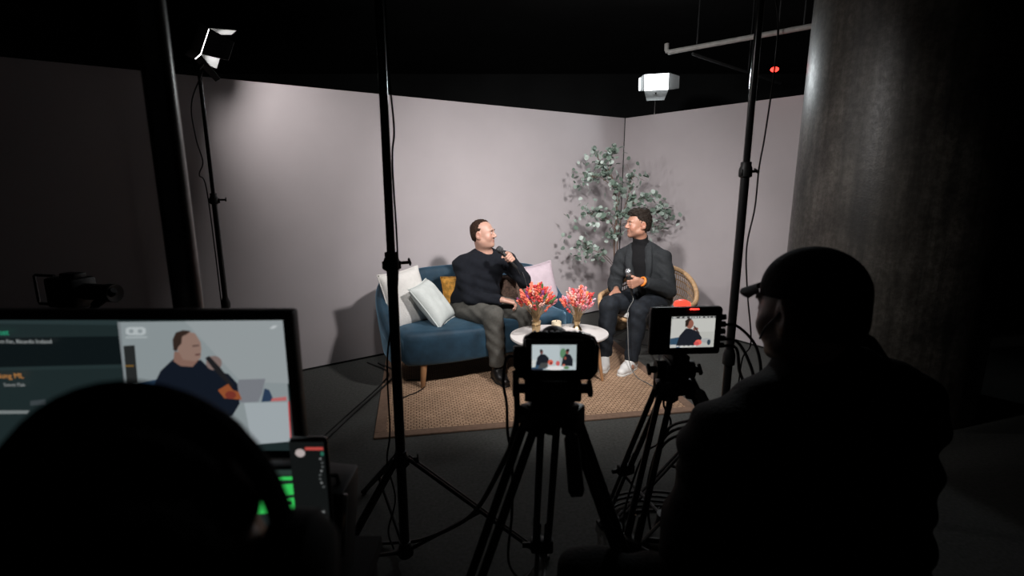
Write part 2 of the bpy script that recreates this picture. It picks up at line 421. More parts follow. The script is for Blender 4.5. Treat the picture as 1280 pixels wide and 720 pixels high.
def pillow(name, c, r, up, size, thick, m, label, group=None, fringe=0):
    r = V(r).normalized(); up = V(up).normalized(); n = r.cross(up).normalized(); up = n.cross(r)
    M = Matrix((r, up, n)).transposed().to_4x4(); M.translation = V((0, 0, 0))
    N = 18; vs = []; fs = []
    for sgn in (1, -1):
        for i in range(N+1):
            for j in range(N+1):
                u = -1+2*i/N; v = -1+2*j/N
                x = u*size[0]/2*(1-.07*(1-v*v)); y = v*size[1]/2*(1-.07*(1-u*u))
                T = thick/2*max(0, (1-u**4)*(1-v**4))**.55
                T += .006*math.sin(7*u+3*v)*math.sin(5*v-2*u)*(1-u*u)*(1-v*v)
                vs.append((x, y, sgn*T))
    S = (N+1)**2
    for g in (0, S):
        for i in range(N):
            for j in range(N): fs.append((g+i*(N+1)+j, g+(i+1)*(N+1)+j, g+(i+1)*(N+1)+j+1, g+i*(N+1)+j+1))
    root = thing(name, c, label, 'pillow', group=group)
    MB().add(vs, fs, M).build('cover', m, root, ang=80)
    e = [(-1+2*k/N) for k in range(N+1)]
    rim = [(u, -1) for u in e]+[(1, v) for v in e[1:]]+[(-u, 1) for u in e[1:]]+[(-1, -v) for v in e[1:-1]]
    pts = [M @ V((u*size[0]/2*(1-.07*(1-v*v)), v*size[1]/2*(1-.07*(1-u*u)), 0)) for u, v in rim]
    MB().tube(pts, .005, 6, closed=True).build('piping', m, root)
    return root
LIN = mat('white_linen', (.72, .70, .67), .85, 0, .06, 20, .3, 120)
MINT = mat('pale_grey_linen', (.60, .64, .62), .85, 0, .06, 20, .3, 120)
MUST = mat('mustard_cloth', (.62, .30, .05), .8, 0, .45, 35, .5, 60)
PINK = mat('pink_linen', (.44, .36, .40), .85, 0, .06, 20, .3, 120)
FUR = mat('brown_fur', (.12, .075, .055), .9, 0, .5, 50, 1, 80)
pillow('throw_pillow', (-.845, 4.035, .625), (.30, .36, .03), (-.20, -.03, .44), (.40, .47), .15, LIN, 'white linen throw pillow leaning on the left sofa arm')
pillow('throw_pillow', (-.625, 3.99, .598), (.115, .40, .04), (-.245, .03, .31), (.31, .39), .14, MINT, 'pale grey throw pillow propped against the white one')
pillow('throw_pillow', (-.43, 4.385, .58), (.8, .45, 0), (-.15, .15, .9), (.36, .34), .13, MUST, 'mustard yellow pillow squeezed behind the man in dark sweater')
pillow('throw_pillow', (.235, 4.56, .635), (.86, .5, .12), (-.1, .25, .9), (.37, .37), .14, PINK, 'dusty pink pillow at the right end of the sofa')
pillow('throw_pillow', (.0, 4.44, .62), (.8, .45, 0), (-.1, .2, .9), (.26, .26), .11, FUR, 'small brown furry pillow behind the raised elbow')

# ------------------------------------------------------------------ coffee tables and what stands on them
MARB = mat('pale_table_top', (.66, .63, .61), .35, 0, .06, 7)
def table(c, r, z, label, leg_r, ang0):
    t = thing('coffee_table', (c[0], c[1], .012), label, 'table', group='round nesting coffee tables'); z -= .012
    MB().lathe([(0, z-.024), (r-.012, z-.024), (r-.002, z-.016), (r, z-.006), (r-.003, z), (0, z)], n=64).build('table_top', MARB, t)
    MB().lathe([(r*.55, z-.05), (r*.62, z-.05), (r*.62, z-.024), (r*.55, z-.024)], n=32).build('apron', WOOD, t)
    for k in range(3):
        a = ang0+k*2*PI/3
        MB().tube([(leg_r*math.cos(a), leg_r*math.sin(a), 0), (leg_r*.72*math.cos(a), leg_r*.72*math.sin(a), z-.024)], [.011, .02], 12).build('leg', WOOD, t)
table((.27, 3.72), .285, .42, 'larger round white coffee table in front of the sofa', .25, math.radians(240))
table((.515, 3.97), .25, .368, 'lower round white coffee table tucked behind the larger one', .235, math.radians(-35))
def vase(c, prof, label):
    t = thing('vase', c, label, 'vase', group='brass flower vases')
    MB().lathe(prof, n=32).build('body', GOLD, t); r, z = prof[-3]
    MB().lathe([(r-.004, z-.002), (r+.004, z), (r+.005, z+.007), (r-.004, z+.008)], n=32).build('rim', GOLD, t)
    return t
vase((.178, 3.70, .42), [(.0, 0), (.025, 0), (.027, .004), (.032, .06), (.034, .085), (.030, .088), (.033, .097), (.035, .107), (.031, .108), (.026, .06), (0, .01)], 'straight brass beaker vase on the left table')
vase((.508, 3.93, .368), [(.0, 0), (.030, 0), (.040, .012), (.042, .03), (.034, .05), (.022, .062), (.020, .075), (.026, .095), (.023, .095), (.018, .07), (0, .012)], 'bulbous brass vase on the lower right table')
cd = thing('candle', (.345, 3.90, .42), 'short cream pillar candle between the two vases', 'candle')
MB().lathe([(0, 0), (.037, 0), (.038, .003), (.038, .054), (.034, .058), (.012, .054), (0, .053)], n=32).build('wax', WAX, cd)
MB().tube([(0, 0, .052), (.001, 0, .064), (.004, 0, .072)], .0018, 6).build('wick', BLACK, cd)
cd = thing('tealight', (.43, 3.985, .368), 'tiny white tealight cup beside the cream candle', 'candle')
MB().lathe([(0, 0), (.016, 0), (.02, .045), (.018, .045), (.015, .006), (0, .005)], n=20).build('cup', WHITE, cd)
MB().lathe([(0, .02), (.0165, .02), (.0165, .03), (0, .032)], n=16).build('wax', WAX, cd)

FL = [mat('petal_'+n, c, .75, 0, .25, 30, .3, 80) for n, c in (('coral', (.75, .16, .10)), ('red', (.55, .05, .05)), ('pink', (.72, .25, .28)), ('orange', (.80, .28, .09)), ('plum', (.22, .05, .16)), ('lilac', (.62, .46, .58)), ('green', (.08, .16, .05)), ('blush', (.78, .45, .38)))]
STEM = mat('dry_stem', (.30, .20, .10), .8)
def flower_mesh(i):
    random.seed(i); m = MB(); 
    for k in range(15):
        z = random.uniform(0, .034); r = .010*(1-.5*z/.034)*random.uniform(.3, 1.1); a = k*2.4
        m.ball((r*math.cos(a), r*math.sin(a), z), (random.uniform(.0035, .0065),)*2+(random.uniform(.004, .009),), 6, 4)
    m.build('flower_head', FL[i]); o = bpy.data.objects['flower_head'] if 'flower_head' in bpy.data.objects else None
    me = o.data; bpy.data.objects.remove(o); return me
FM = [flower_mesh(i) for i in range(8)]
def bouquet(c, z, h, rad, n, label, seed, pal):
    random.seed(seed); t = thing('bouquet', (c[0], c[1], z), label, 'flowers', group='dried flower bouquets')
    st = MB()
    for k in range(n):
        ph = k*2.399; rr = math.sqrt((k+.5)/n); hh = h*(1-.42*rr*rr)*random.uniform(.72, 1.06)
        x = rad*rr*math.cos(ph); y = rad*rr*math.sin(ph)
        top = V((x, y, hh)); base = V((x*.12, y*.12, -.035)); mid = V((x*.35, y*.35, hh*.42))
        st.tube(smoothpath([base, mid, top], 4), .0014, 4)
        o = bpy.data.objects.new('flower_head', FM[random.choice(pal)]); C.objects.link(o); o.parent = t
        o.location = top; s = random.uniform(.75, 1.35); o.scale = (s, s, s*random.uniform(1, 1.6))
        o.rotation_euler = (top-mid).normalized().to_track_quat('Z', 'Y').to_euler()
    st.build('stems', STEM, t, kind='stuff')
bouquet((.178, 3.70), .53, .24, .115, 88, 'coral red dried bouquet in the straight brass vase', 3, [0, 0, 0, 0, 1, 1, 1, 2, 3, 0, 4, 6, 7])
bouquet((.508, 3.93), .465, .23, .11, 80, 'pink dried bouquet in the bulbous brass vase', 5, [2, 2, 2, 0, 0, 7, 5, 1, 1, 3, 2])

# ------------------------------------------------------------------ rattan chair
RAT = mat('rattan', (.50, .31, .16), .5, 0, .25, 40)
RATD = mat('rattan_dark', (.30, .19, .11), .6, 0, .3, 40)
CUSH = mat('seat_cushion_white', (.66, .63, .60), .85, 0, .05, 20, .2, 100)
ch = thing('rattan_chair', (1.20, 4.50, .0), 'rattan tub chair with white cushion and black metal legs', 'chair', math.atan2(-.8, -.6)-PI/2)
def rim_pt(a, k=0, dz=0):   # a = 0 at the back
    q = max(0, math.cos(a)); z = .525+.225*q**1.5-(.10 if abs(a) > 2.0 else 0)*(abs(a)-2.0)/.35
    return V(((.41+k)*math.sin(a), .0-(.43+k)*math.cos(a), z+dz))
A = [-2.35+4.7*i/48 for i in range(49)]
MB().tube([rim_pt(a) for a in A], .021, 12).build('rim', RAT, ch)
def seat_pt(a, k=0): return V(((.285+k)*math.sin(a), .02-(.285+k)*math.cos(a), .375))
MB().tube([seat_pt(a) for a in [2*PI*i/40 for i in range(40)]], .016, 10, closed=True).build('seat_ring', RAT, ch)
m = MB()
for i in range(76):
    a = -2.2+4.4*i/75; b, t_ = seat_pt(a), rim_pt(a); md_ = (b+t_)/2+V((math.sin(a)*.05, -math.cos(a)*.05, -.02))
    m.tube(smoothpath([b, md_, t_], 4), .004, 5)
for f_ in (.25, .45, .62, .78, .9):
    pts = []
    for i in range(49):
        a = -2.15+4.3*i/48; b, t_ = seat_pt(a), rim_pt(a); q = b.lerp(t_, f_); bow = .05*4*f_*(1-f_); pts.append(q+V((math.sin(a)*bow, -math.cos(a)*bow, -.02*4*f_*(1-f_))))
    m.tube(pts, .006, 6)
m.build('weave', RATD, ch, kind='stuff')
MB().lathe([(0, .385), (.25, .385), (.27, .40), (.27, .425), (.25, .442), (0, .45)], (0, .03, 0), 40).build('cushion', CUSH, ch)
for sx, sy in ((-1, 1), (1, 1), (-1, -1), (1, -1)):
    MB().tube([(sx*.25, .02+sy*.25, 0), (sx*.19, .02+sy*.19, .37)], .008, 8).build('leg', BLACK, ch)
MB().tube([(sx*.222, .02+sy*.222, .17) for sx, sy in ((-1, 1), (1, 1), (1, -1), (-1, -1))], .005, 6, closed=True).build('stretcher', BLACK, ch)

# ------------------------------------------------------------------ eucalyptus tree
tr = thing('potted_tree', (1.10, 5.40, 0), 'artificial eucalyptus tree standing in the corner behind the chair', 'plant')
BARK = mat('bark', (.13, .085, .065), .8, 0, .3, 30, .4, 80)
LEAF = [mat('leaf_'+n, c, .55, 0, .25, 15) for n, c in (('sage', (.23, .29, .25)), ('green', (.12, .17, .135)), ('silver', (.40, .47, .43)))]
POT = mat('basket', (.25, .17, .10), .8, 0, .3, 50, .5, 100)
MB().lathe([(0, 0), (.13, 0), (.15, .02), (.17, .22), (.165, .23), (.15, .22), (.14, .19), (0, .19)], n=32).build('pot', POT, tr)
root = V((1.10, 5.40, 0))
def W(*p): return V(p)-root
random.seed(11)
trunk1 = smoothpath([W(1.09, 5.40, .18), W(1.085, 5.40, .55), W(1.06, 5.38, .95), W(1.075, 5.38, 1.25), W(1.03, 5.37, 1.52), W(.97, 5.36, 1.66)], 6)
trunk2 = smoothpath([W(1.12, 5.41, .18), W(1.115, 5.42, .6), W(1.105, 5.43, 1.0), W(1.17, 5.42, 1.3), W(1.22, 5.40, 1.5)], 6)
MB().tube(trunk1, [.011-.006*i/(len(trunk1)-1) for i in range(len(trunk1))], 8).build('trunk', BARK, tr)
MB().tube(trunk2, [.009-.005*i/(len(trunk2)-1) for i in range(len(trunk2))], 8).build('trunk', BARK, tr)
LM = []
for k in range(3):
    m = MB(); vs = [(0, 0, 0)]; fs = []
    for i in range(12):
        a = 2*PI*i/12; rr = 1-.12*math.cos(a)
        vs.append((.5*math.sin(a)*rr, .56-.56*math.cos(a), .10*math.sin(a)**2-.06*math.cos(a)))
    vs[0] = (0, .56, 0)
    for i in range(12): fs.append((0, 1+i, 1+(i+1) % 12))
    o = m.add(vs, fs).build('leaf', LEAF[k]); LM.append(o.data); bpy.data.objects.remove(o)
# branch ends: cluster centre (world), spread, leaf count, start point on a trunk
CL = [((.86, 5.36, 1.70), .15, 24, (1.02, 5.37, 1.53)), ((.76, 5.34, 1.56), .13, 17, (1.00, 5.37, 1.50)), ((1.0, 5.34, 1.80), .12, 12, (.98, 5.36, 1.64)), ((.93, 5.38, 1.62), .12, 16, (1.02, 5.37, 1.52)),
      ((.77, 5.33, 1.21), .13, 22, (1.065, 5.38, 1.08)), ((.90, 5.36, 1.18), .09, 8, (1.06, 5.38, 1.05)),
      ((.74, 5.31, .86), .14, 30, (1.07, 5.38, .66)), ((.88, 5.33, .78), .08, 9, (1.07, 5.38, .68)),
      ((1.10, 5.34, 1.45), .13, 22, (1.08, 5.38, 1.3)), ((1.22, 5.37, 1.58), .13, 14, (1.19, 5.41, 1.42)), ((1.10, 5.36, 1.20), .14, 26, (1.08, 5.38, 1.1)),
      ((1.27, 5.36, 1.33), .15, 26, (1.14, 5.42, 1.15)), ((1.42, 5.36, 1.36), .13, 16, (1.16, 5.42, 1.25)), ((1.56, 5.36, 1.20), .12, 22, (1.16, 5.42, 1.2)), ((1.46, 5.34, 1.08), .11, 14, (1.14, 5.42, 1.1)), ((1.03, 5.34, .98), .10, 12, (1.07, 5.38, .9))]
tw = MB(); nl = 0
for cc, sp, n, st_ in CL:
    cc = W(*cc); s_ = W(*st_); mid = (cc+s_)/2+V((0, 0, .05))
    path = smoothpath([s_, mid, cc], 6); tw.tube(path, .0035, 5)
    for tq in range(3):
        e = cc+V((random.uniform(-1, 1), random.uniform(-.8, .8), random.uniform(-.7, 1)))*sp
        twig = smoothpath([path[-5], (cc+path[-5])/2+V((random.uniform(-.02, .02), 0, .02)), e], 5); tw.tube(twig, .0018, 4)
        for q in range(n//3):
            if nl >= 298: break
            b = twig[random.randrange(2, len(twig))]+V((random.gauss(0, .3), random.gauss(0, .3), random.gauss(0, .3)))*sp*.55
            o = bpy.data.objects.new('leaf', LM[random.choice((0, 0, 1, 1, 2))]); C.objects.link(o); o.parent = tr; nl += 1
            s = random.uniform(.036, .066); o.scale = (s, s, s); o.location = b
            o.rotation_euler = (random.uniform(-1.2, 1.2), random.uniform(-1.2, 1.2), random.uniform(0, 2*PI))
tw.build('twigs', BARK, tr, kind='stuff')
for k in range(3):   # the smaller leaves past the counted ones
    m = MB()
    for cc, sp, n, st_ in CL:
        for q in range(n//3+2):
            c_ = W(*cc)+V((random.gauss(0, .62), random.gauss(0, .5), random.gauss(0, .55)))*sp
            s_ = random.uniform(.030, .052); E_ = Matrix.Rotation(random.uniform(0, 6.28), 4, 'Z') @ Matrix.Rotation(random.uniform(-1.3, 1.3), 4, 'X') @ Matrix.Rotation(random.uniform(-1.2, 1.2), 4, 'Y')
            m.add([v.co*s_ for v in LM[k].vertices], [tuple(p.vertices) for p in LM[k].polygons], Matrix.Translation(c_) @ E_)
            m.tube([c_, c_+V((random.uniform(-.03, .03), .01, -.04))], .0012, 3)
    m.build('small_leaves', LEAF[k], tr, kind='stuff')

# ------------------------------------------------------------------ people
CLOTH_W = [((30, 12, 62), 1), ((-48, 20, 34), .55)]
def nrm(a): a = np.array(a, float); return a/np.linalg.norm(a)
class Head:
    def __init__(s, c, facing, tilt=0, scale=.95, roll=0, cs=1):
        f = V((facing[0], facing[1], math.tan(tilt)))
        s.R = np.array(frame(f)); s.c = np.array(c, float); s.s = scale
        if roll:
            s.R = s.R @ np.array(Matrix.Rotation(roll, 3, 'Y'))
    def w(s, x, y, z): return s.c+s.R @ (np.array((x, y, z))*s.s)
    def local(s, P): return ((P-s.c) @ s.R)/s.s
    def ell(s, S, c, r, k=.02, op='add'): S.ell(s.w(*c), [q*s.s for q in r], s.R, k, op)
    def cap(s, S, a, b, ra, rb=None, k=.012, op='add'): S.cap(s.w(*a), s.w(*b), ra*s.s, (ra if rb is None else rb)*s.s, k, op)
    def sculpt(s, S, full=1.0):
        s.ell(S, (0, -.012, .035), (.076, .097, .086))
        s.ell(S, (0, .03, -.02), (.060*full, .062, .085), .03)
        s.ell(S, (0, .028, -.07), (.056*full, .055, .042), .03)          # jaw
        s.ell(S, (0, .076, -.098), (.024*full, .020, .018), .025)        # chin
        for q in (-1, 1):
            s.ell(S, (q*.038, .060, -.032), (.026*full, .028, .03), .02)  # cheek
            s.ell(S, (q*.052, .01, -.065), (.02*full, .035, .022), .02)   # jaw corner
        s.cap(S, (-.034, .083, .026), (.034, .083, .026), .012, .012, .015)   # brow
        for q in (-1, 1): s.ell(S, (q*.031, .101, .006), (.017, .014, .011), .012, 'sub')
        for q in (-1, 1): s.ell(S, (q*.031, .080, .003), (.016, .012, .011), .006)     # lids
        s.cap(S, (0, .090, .016), (0, .112, -.022), .0085, .0125, .012)   # nose
        for q in (-1, 1): s.ell(S, (q*.012, .100, -.028), (.009, .011, .008), .008)
        s.cap(S, (-.019, .088, -.0565), (.019, .088, -.0565), .0065, .0065, .006)
        s.cap(S, (-.016, .087, -.069), (.016, .087, -.069), .007, .007, .006)
        s.cap(S, (-.02, .098, -.0625), (.02, .098, -.0625), .003, .003, .004, 'sub')
        for q in (-1, 1):
            a = np.array(Matrix.Rotation(q*.35, 3, 'Z') @ Matrix.Rotation(-.15, 3, 'X'))
            S.ell(s.w(q*.083, -.012, -.004), [.011*s.s, .023*s.s, .036*s.s], s.R @ a, .006)
            S.ell(s.w(q*.094, -.008, .0), [.008*s.s, .012*s.s, .021*s.s], s.R @ a, .004, 'sub')
            s.ell(S, (q*.074, -.002, -.032), (.009, .010, .011), .008)
    def tint(s, P, skin, stubble=0):
        L = s.local(P); c = np.tile(np.array(skin, np.float32), (len(P), 1))
        x, y, z = L[:, 0], L[:, 1], L[:, 2]; inh = (np.abs(x) < .12) & (y > -.14) & (y < .16) & (np.abs(z) < .15)
        def blob(cx, cy, cz, rx, ry, rz): return np.clip(1.2-np.sqrt(((x-cx)/rx)**2+((y-cy)/ry)**2+((z-cz)/rz)**2), 0, 1)*inh
        def mixc(m, col): c[:] = c*(1-m[:, None])+np.array(col)*m[:, None]
        for q in (-1, 1):
            mixc(blob(q*.045, .075, -.025, .03, .04, .03)*.4, (skin[0]*.98, skin[1]*.66, skin[2]*.62))
            mixc(blob(q*.085, -.01, 0, .02, .03, .04)*.45, (skin[0]*.95, skin[1]*.62, skin[2]*.56))
        mixc(blob(0, .12, -.02, .018, .03, .018)*.35, (skin[0], skin[1]*.68, skin[2]*.62))
        mixc(np.clip(blob(0, .095, -.063, .024, .016, .014)*1.4, 0, 1)*.7, (skin[0]*.72, skin[1]*.42, skin[2]*.40))
        if stubble:
            mixc(np.clip(blob(0, .05, -.085, .075, .075, .045)*1.5, 0, 1)*stubble, (.11, .075, .06))
        return c
def hand(S, wrist, d, n, lat, curls, th=((.55, .65, .35), (.75, .2, .6)), sc=1.0, k=.007):
    wrist = np.array(wrist, float); d, n, lat = nrm(d), nrm(n), nrm(lat)
    offs = (.029, .010, -.010, -.028); lens = (.072, .080, .075, .058)
    for o in offs: S.cap(wrist+d*.012*sc+lat*o*.55*sc, wrist+d*.088*sc+lat*o*sc, .0150*sc, .0120*sc, .012)
    S.ell(wrist+d*.04*sc+lat*.022*sc+n*.008*sc, (.022*sc, .034*sc, .016*sc), np.array([lat, d, n]).T, .015)
    for i, (o, L) in enumerate(zip(offs, lens)):
        p = wrist+d*.088*sc+lat*o*sc; r = (.0098, .0100, .0096, .0085)[i]*sc
        for j, fr in enumerate((.46, .30, .24)):
            a = math.radians(curls[j]+(i-1.5)*4); q = p+(math.cos(a)*d+math.sin(a)*n-lat*.03*(i-1.3)*-1)*L*fr*sc
            S.cap(p, q, r*(1-.08*j), r*(1-.08*(j+1)), k if j == 0 else .004); p = q
    p = wrist+d*.028*sc+lat*.028*sc
    for j, (v_, L) in enumerate(zip((th[0], th[1]), (.045, .048))):
        q = p+nrm(v_[0]*d+v_[1]*lat+v_[2]*n)*L*sc; S.cap(p, q, .0125*sc if j == 0 else .0108*sc, (.0108 if j == 0 else .0085)*sc, .008); p = q
def torso(S, J, o=0, b=1.0, k=.06, sh=.058, chest=True):
    pel = np.array(J['pelvis'], float); nk = np.array(J['neck'], float); sr, sl = np.array(J['shR'], float), np.array(J['shL'], float)
    up = nrm(nk-pel); rt = nrm(sr-sl); fw = nrm(np.cross(up, rt)); rt = np.cross(fw, up); A = np.array([rt, fw, up]).T
    T = np.linalg.norm(nk-pel); wd = np.linalg.norm(sr-sl)/2
    S.ell(pel+up*T*.66+fw*.012, (wd*.88+o, .118*b**.5+o, T*.36+o), A, k)
    S.ell(pel+up*T*.30+fw*.022*b, (.150*b+o, .122*b+o, T*.34+o), A, k)
    S.ell(pel+up*.02, (.165*b**.5+o, .128*b**.5+o, .13+o), A, k)
    S.cap(sr, sl, sh+o, sh+o, .04)
    for q in (sr, sl): S.cap(nk-up*.02, q, .050+o, sh+o, .045)
    return A, pel, up, rt, fw, T
def arm(S, J, q, o=0, r=(.056, .045, .030), k=.02):
    S.chain([J['sh'+q], J['el'+q], J['wr'+q]], [r[0]+o, r[1]+o, r[2]+o], k)
    a, b = np.array(J['sh'+q], float), np.array(J['el'+q], float); S.ell(a*.55+b*.45, (.052+o, .052+o, .052+o), None, .05)
    c = np.array(J['wr'+q], float); S.cap(b*.8+c*.2, b*.55+c*.45, .044+o, .040+o, .03)
def leg(S, J, q, o=0, r=(.088, .060, .040), k=.04):
    S.chain([J['hip'+q], J['kn'+q], J['an'+q]], [r[0]+o, r[1]+o, r[2]+o], k)
    a, b, c = (np.array(J[n+q], float) for n in ('hip', 'kn', 'an'))
    S.cap(a*.8+b*.2, a*.35+b*.65, .083+o, .070+o, .05)
    d = nrm(a-b); S.cap(b*.8+c*.2+d*.015, b*.5+c*.5+d*.018, .055+o, .048+o, .04)
def bounds(J, m=.16):
    P = np.array([v for v in J.values() if len(v) == 3], float); return P.min(0)-m, P.max(0)+m
def shoe(par, A, T, m, ms, label, hi=0):
    A = np.array(A, float); T = np.array(T, float); d = T-A; d[2] = 0; d = nrm(d); H = A-d*.035; H[2] = .042; H2 = H.copy()
    Tt = T.copy(); Tt[2] = .036; M_ = H*.4+Tt*.6; M_[2] = .04
    lo = np.minimum(H, Tt)-.07; hi_ = np.maximum(H, Tt)+.07; lo[2] = -.01; hi_[2] = A[2]+.12
    S = SDF(lo, hi_, .004)
    S.chain([H, M_, Tt], [.038, .044, .034], .02); ins = A+d*.03; ins[2] = .075
    S.cap(ins, M_, .040, .036, .03); top = A.copy(); top[2] = A[2]+hi; S.cap(H*.8+ins*.2, top, .042, .043, .02)
    S.fn(lambda X, Y, Z: .017-Z+0*X+0*Y, lo, hi_, .003, 'int')
    if not hi: S.fn(lambda X, Y, Z: Z-(A[2]+.005)+0*X+0*Y, lo, hi_, .003, 'int')
    o = S.build('shoe', m, par)
    if label: o['label'] = label
    S = SDF(lo, hi_, .004); H[2] = Tt[2] = M_[2] = .014
    S.chain([H, M_, Tt], [.042, .048, .038], .02)
    S.fn(lambda X, Y, Z: np.abs(Z-.0135)-.0125+0*X+0*Y, lo, hi_, .003, 'int')
    S.build('sole', ms, o)
    # laces across the instep
    lat = np.cross(d, (0, 0, 1)); m_ = MB()
    for j in range(4):
        c = ins*(1-.22*j)+M_*.22*j; c = c+d*.02*j*0; c[2] = .118-.013*j if not hi else .12-.012*j
        m_.tube([V(c-lat*.022+np.array((0, 0, -.010))), V(c), V(c+lat*.022+np.array((0, 0, -.010)))], .0028, 5)
    m_.build('laces', ms if not hi else m, o)
    return o
def eyes(H, par, iris=(.10, .12, .13)):
    for q in (-1, 1):
        c = H.w(q*.030, .0815, .004); e = MB().ball(c, .0115*H.s, 12, 8).build('eye', EYEW, par)
        MB().ball(H.w(q*.030, .0905, .004), .0048*H.s, 10, 6).build('iris', IRIS, e)
        MB().tube([H.w(q*.012, .0965, .026), H.w(q*.030, .0985, .031), H.w(q*.050, .084, .026)], [.003, .0042, .002], 6).build('eyebrow', BROW, par)
EYEW = mat('eye_white', (.62, .60, .58), .3); IRIS = mat('iris', (.05, .06, .07), .2); BROW = mat('eyebrow_hair', (.09, .055, .035), .8)
HAIRB = mat('brown_hair', (.026, .0135, .0085), .8, 0, .45, 70, .8, 120, .15)
HAIRD = mat('dark_hair', (.0135, .0085, .0055), .7, 0, .4, 70, .8, 110, .25)
KNIT = mat('navy_knit', (.0062, .0076, .0115), .9, 0, .25, 60, .5, 220, .2)
TROU = mat('grey_trousers', (.072, .070, .062), .8, 0, .15, 60, .3, 250, .3)
BLAZ = mat('charcoal_blazer', (.018, .0205, .023), .8, 0, .2, 60, .3, 250, .3)
ROLL = mat('black_rollneck', (.007, .007, .008), .9, 0, .2, 60, .4, 220, .2)
JEAN = mat('dark_jeans', (.0095, .0125, .0175), .8, 0, .35, 25, .3, 250, .3)
LEATH = mat('black_leather', (.010, .009, .009), .35, 0, .2, 30, .2, 60)
SNEAK = mat('white_sneaker', (.70, .69, .67), .5, 0, .04, 30, .1, 60)
SOLEW = mat('white_sole', (.62, .61, .58), .6)
ORNG = mat('orange_band', (.75, .22, .03), .5)

def neckprims(S, J, H, r=.058, o=0):
    S.cap(np.array(J['neck'], float)-np.array((0, 0, .03)), H.w(0, -.018, -.045), r+o+.004, r+o, .03)

# --- man on the sofa
J = dict(pelvis=(-.335, 4.25, .515), neck=(-.222, 4.265, .965), shR=(-.405, 4.155, .872), shL=(-.045, 4.345, .885),
         elR=(-.335, 4.045, .625), wrR=(-.075, 4.00, .622), elL=(.100, 4.18, .735), wrL=(-.022, 4.085, .968),
         hipR=(-.415, 4.205, .505), hipL=(-.255, 4.305, .505), knR=(-.145, 3.905, .515), knL=(.125, 4.05, .505),
         anR=(-.115, 3.875, .10), anL=(.155, 3.99, .10))
H = Head((-.236, 4.225, 1.122), (.955, -.29), .06, .94)
SKL = (.43, .245, .185)
manl = thing('person', (-.12, 4.0, .012), 'man in dark crew-neck sweater and grey trousers sitting on the sofa', 'person', world=True)
lo, hi = bounds(J); hi[2] = 1.27; lo[2] = .0
S = SDF(lo, hi, .0036)
torso(S, J, -.012, 1.22)
for q in 'RL': arm(S, J, q, -.006); leg(S, J, q, -.008)
H.sculpt(S, 1.13); neckprims(S, J, H, .062); H.ell(S, (0, .02, -.095), (.055, .055, .03), .03)
hand(S, J['wrR'], (.92, .12, -.22), (-.1, -.05, -1), (-.1, 1, .05), (48, 100, 130))
aL = nrm((-.62, -.12, .70)); dL = np.array((-.30, -.80, .50)); dL = nrm(dL-aL*(dL @ aL)); nL = np.cross(dL, aL)
hand(S, J['wrL'], dL, nL, aL, (62, 140, 200), ((.6, .45, .55), (.75, -.1, .65)))
for q in 'RL': S.ell(np.array(J['an'+q])+np.array((.02, -.05, -.045)), (.035, .05, .03), None, .03)
S.build('body', SKIN, manl, lambda P: H.tint(P, SKL, .05))
eyes(H, manl)
S = SDF(H.c-.14, H.c+.14, .0035)
H.ell(S, (0, -.014, .037), (.082, .102, .0905), .005)
H.ell(S, (0, -.045, -.01), (.078, .062, .075), .02)
L_ = lambda X, Y, Z, i: ((X-H.c[0])*H.R[0, i]+(Y-H.c[1])*H.R[1, i]+(Z-H.c[2])*H.R[2, i])/H.s
def cutL(X, Y, Z):     # keep where negative: receding hairline
    x, y, z = L_(X, Y, Z, 0), L_(X, Y, Z, 1), L_(X, Y, Z, 2)
    line = np.where(z > .055, .038-np.minimum(np.abs(x), .06)*.9+(z-.055)*.35, -.0+(z-.02)*.25)
    line = np.where(z < .0, -.032-(.0-z)*.2, line)
    return np.maximum(y-line, -.062-z-.3*(y+.05))+.004*np.sin(x*260)*np.sin(y*170+z*60)
S.fn(cutL, H.c-.15, H.c+.15, .004, 'int')
S.wrinkle(.0012, [((260, 60, 40), 1), ((60, 200, 90), .7)])
S.build('hair', HAIRB, manl)
S = SDF(*bounds(J, .2), .006)
A_, pel, up, rt, fw, T = torso(S, J, .010, 1.22)
for q in 'RL': arm(S, J, q, .010)
for q in 'RL':   # cuffs end before the hand
    w_, e_ = np.array(J['wr'+q]), np.array(J['el'+q]); dd = nrm(w_-e_); pw = w_-dd*.012
    S.fn(lambda X, Y, Z, pw=pw, dd=dd: np.maximum(np.sqrt((X-pw[0])**2+(Y-pw[1])**2+(Z-pw[2])**2)-.085, -((X-pw[0])*dd[0]+(Y-pw[1])*dd[1]+(Z-pw[2])*dd[2])), w_-.1, w_+.1, .004, 'sub')
nk = np.array(J['neck']); nd = nrm(H.w(0, .0, -.06)-nk)
S.cap(nk+nd*.035+fw*.02, nk+nd*.2+fw*.03, .062, .10, .012, 'sub')
S.fn(lambda X, Y, Z: -((X-pel[0])*up[0]+(Y-pel[1])*up[1]+(Z-pel[2])*up[2])-.02, *bounds(J, .2), .01, 'int')
S.wrinkle(.0035, CLOTH_W)
S.build('sweater', KNIT, manl)
S = SDF((-.62, 3.74, .06), (.30, 4.50, .66), .006)
S.ell(pel+up*.0, (.175, .14, .115), A_, .05)
for q in 'RL': leg(S, J, q, .012, (.090, .062, .048))
S.fn(lambda X, Y, Z: .125-Z+0*X+0*Y, (-.6, 3.6, 0), (.3, 4.5, .7), .004, 'int')
S.wrinkle(.003, [((44, 21, 54), 1), ((-30, 66, 26), .6)])
S.build('trousers', TROU, manl)
shoe(manl, J['anR'], (-.050, 3.735, 0), LEATH, RUBBER, 'black leather boot', .05)
shoe(manl, J['anL'], (.235, 3.86, 0), LEATH, RUBBER, 'black leather boot', .05)

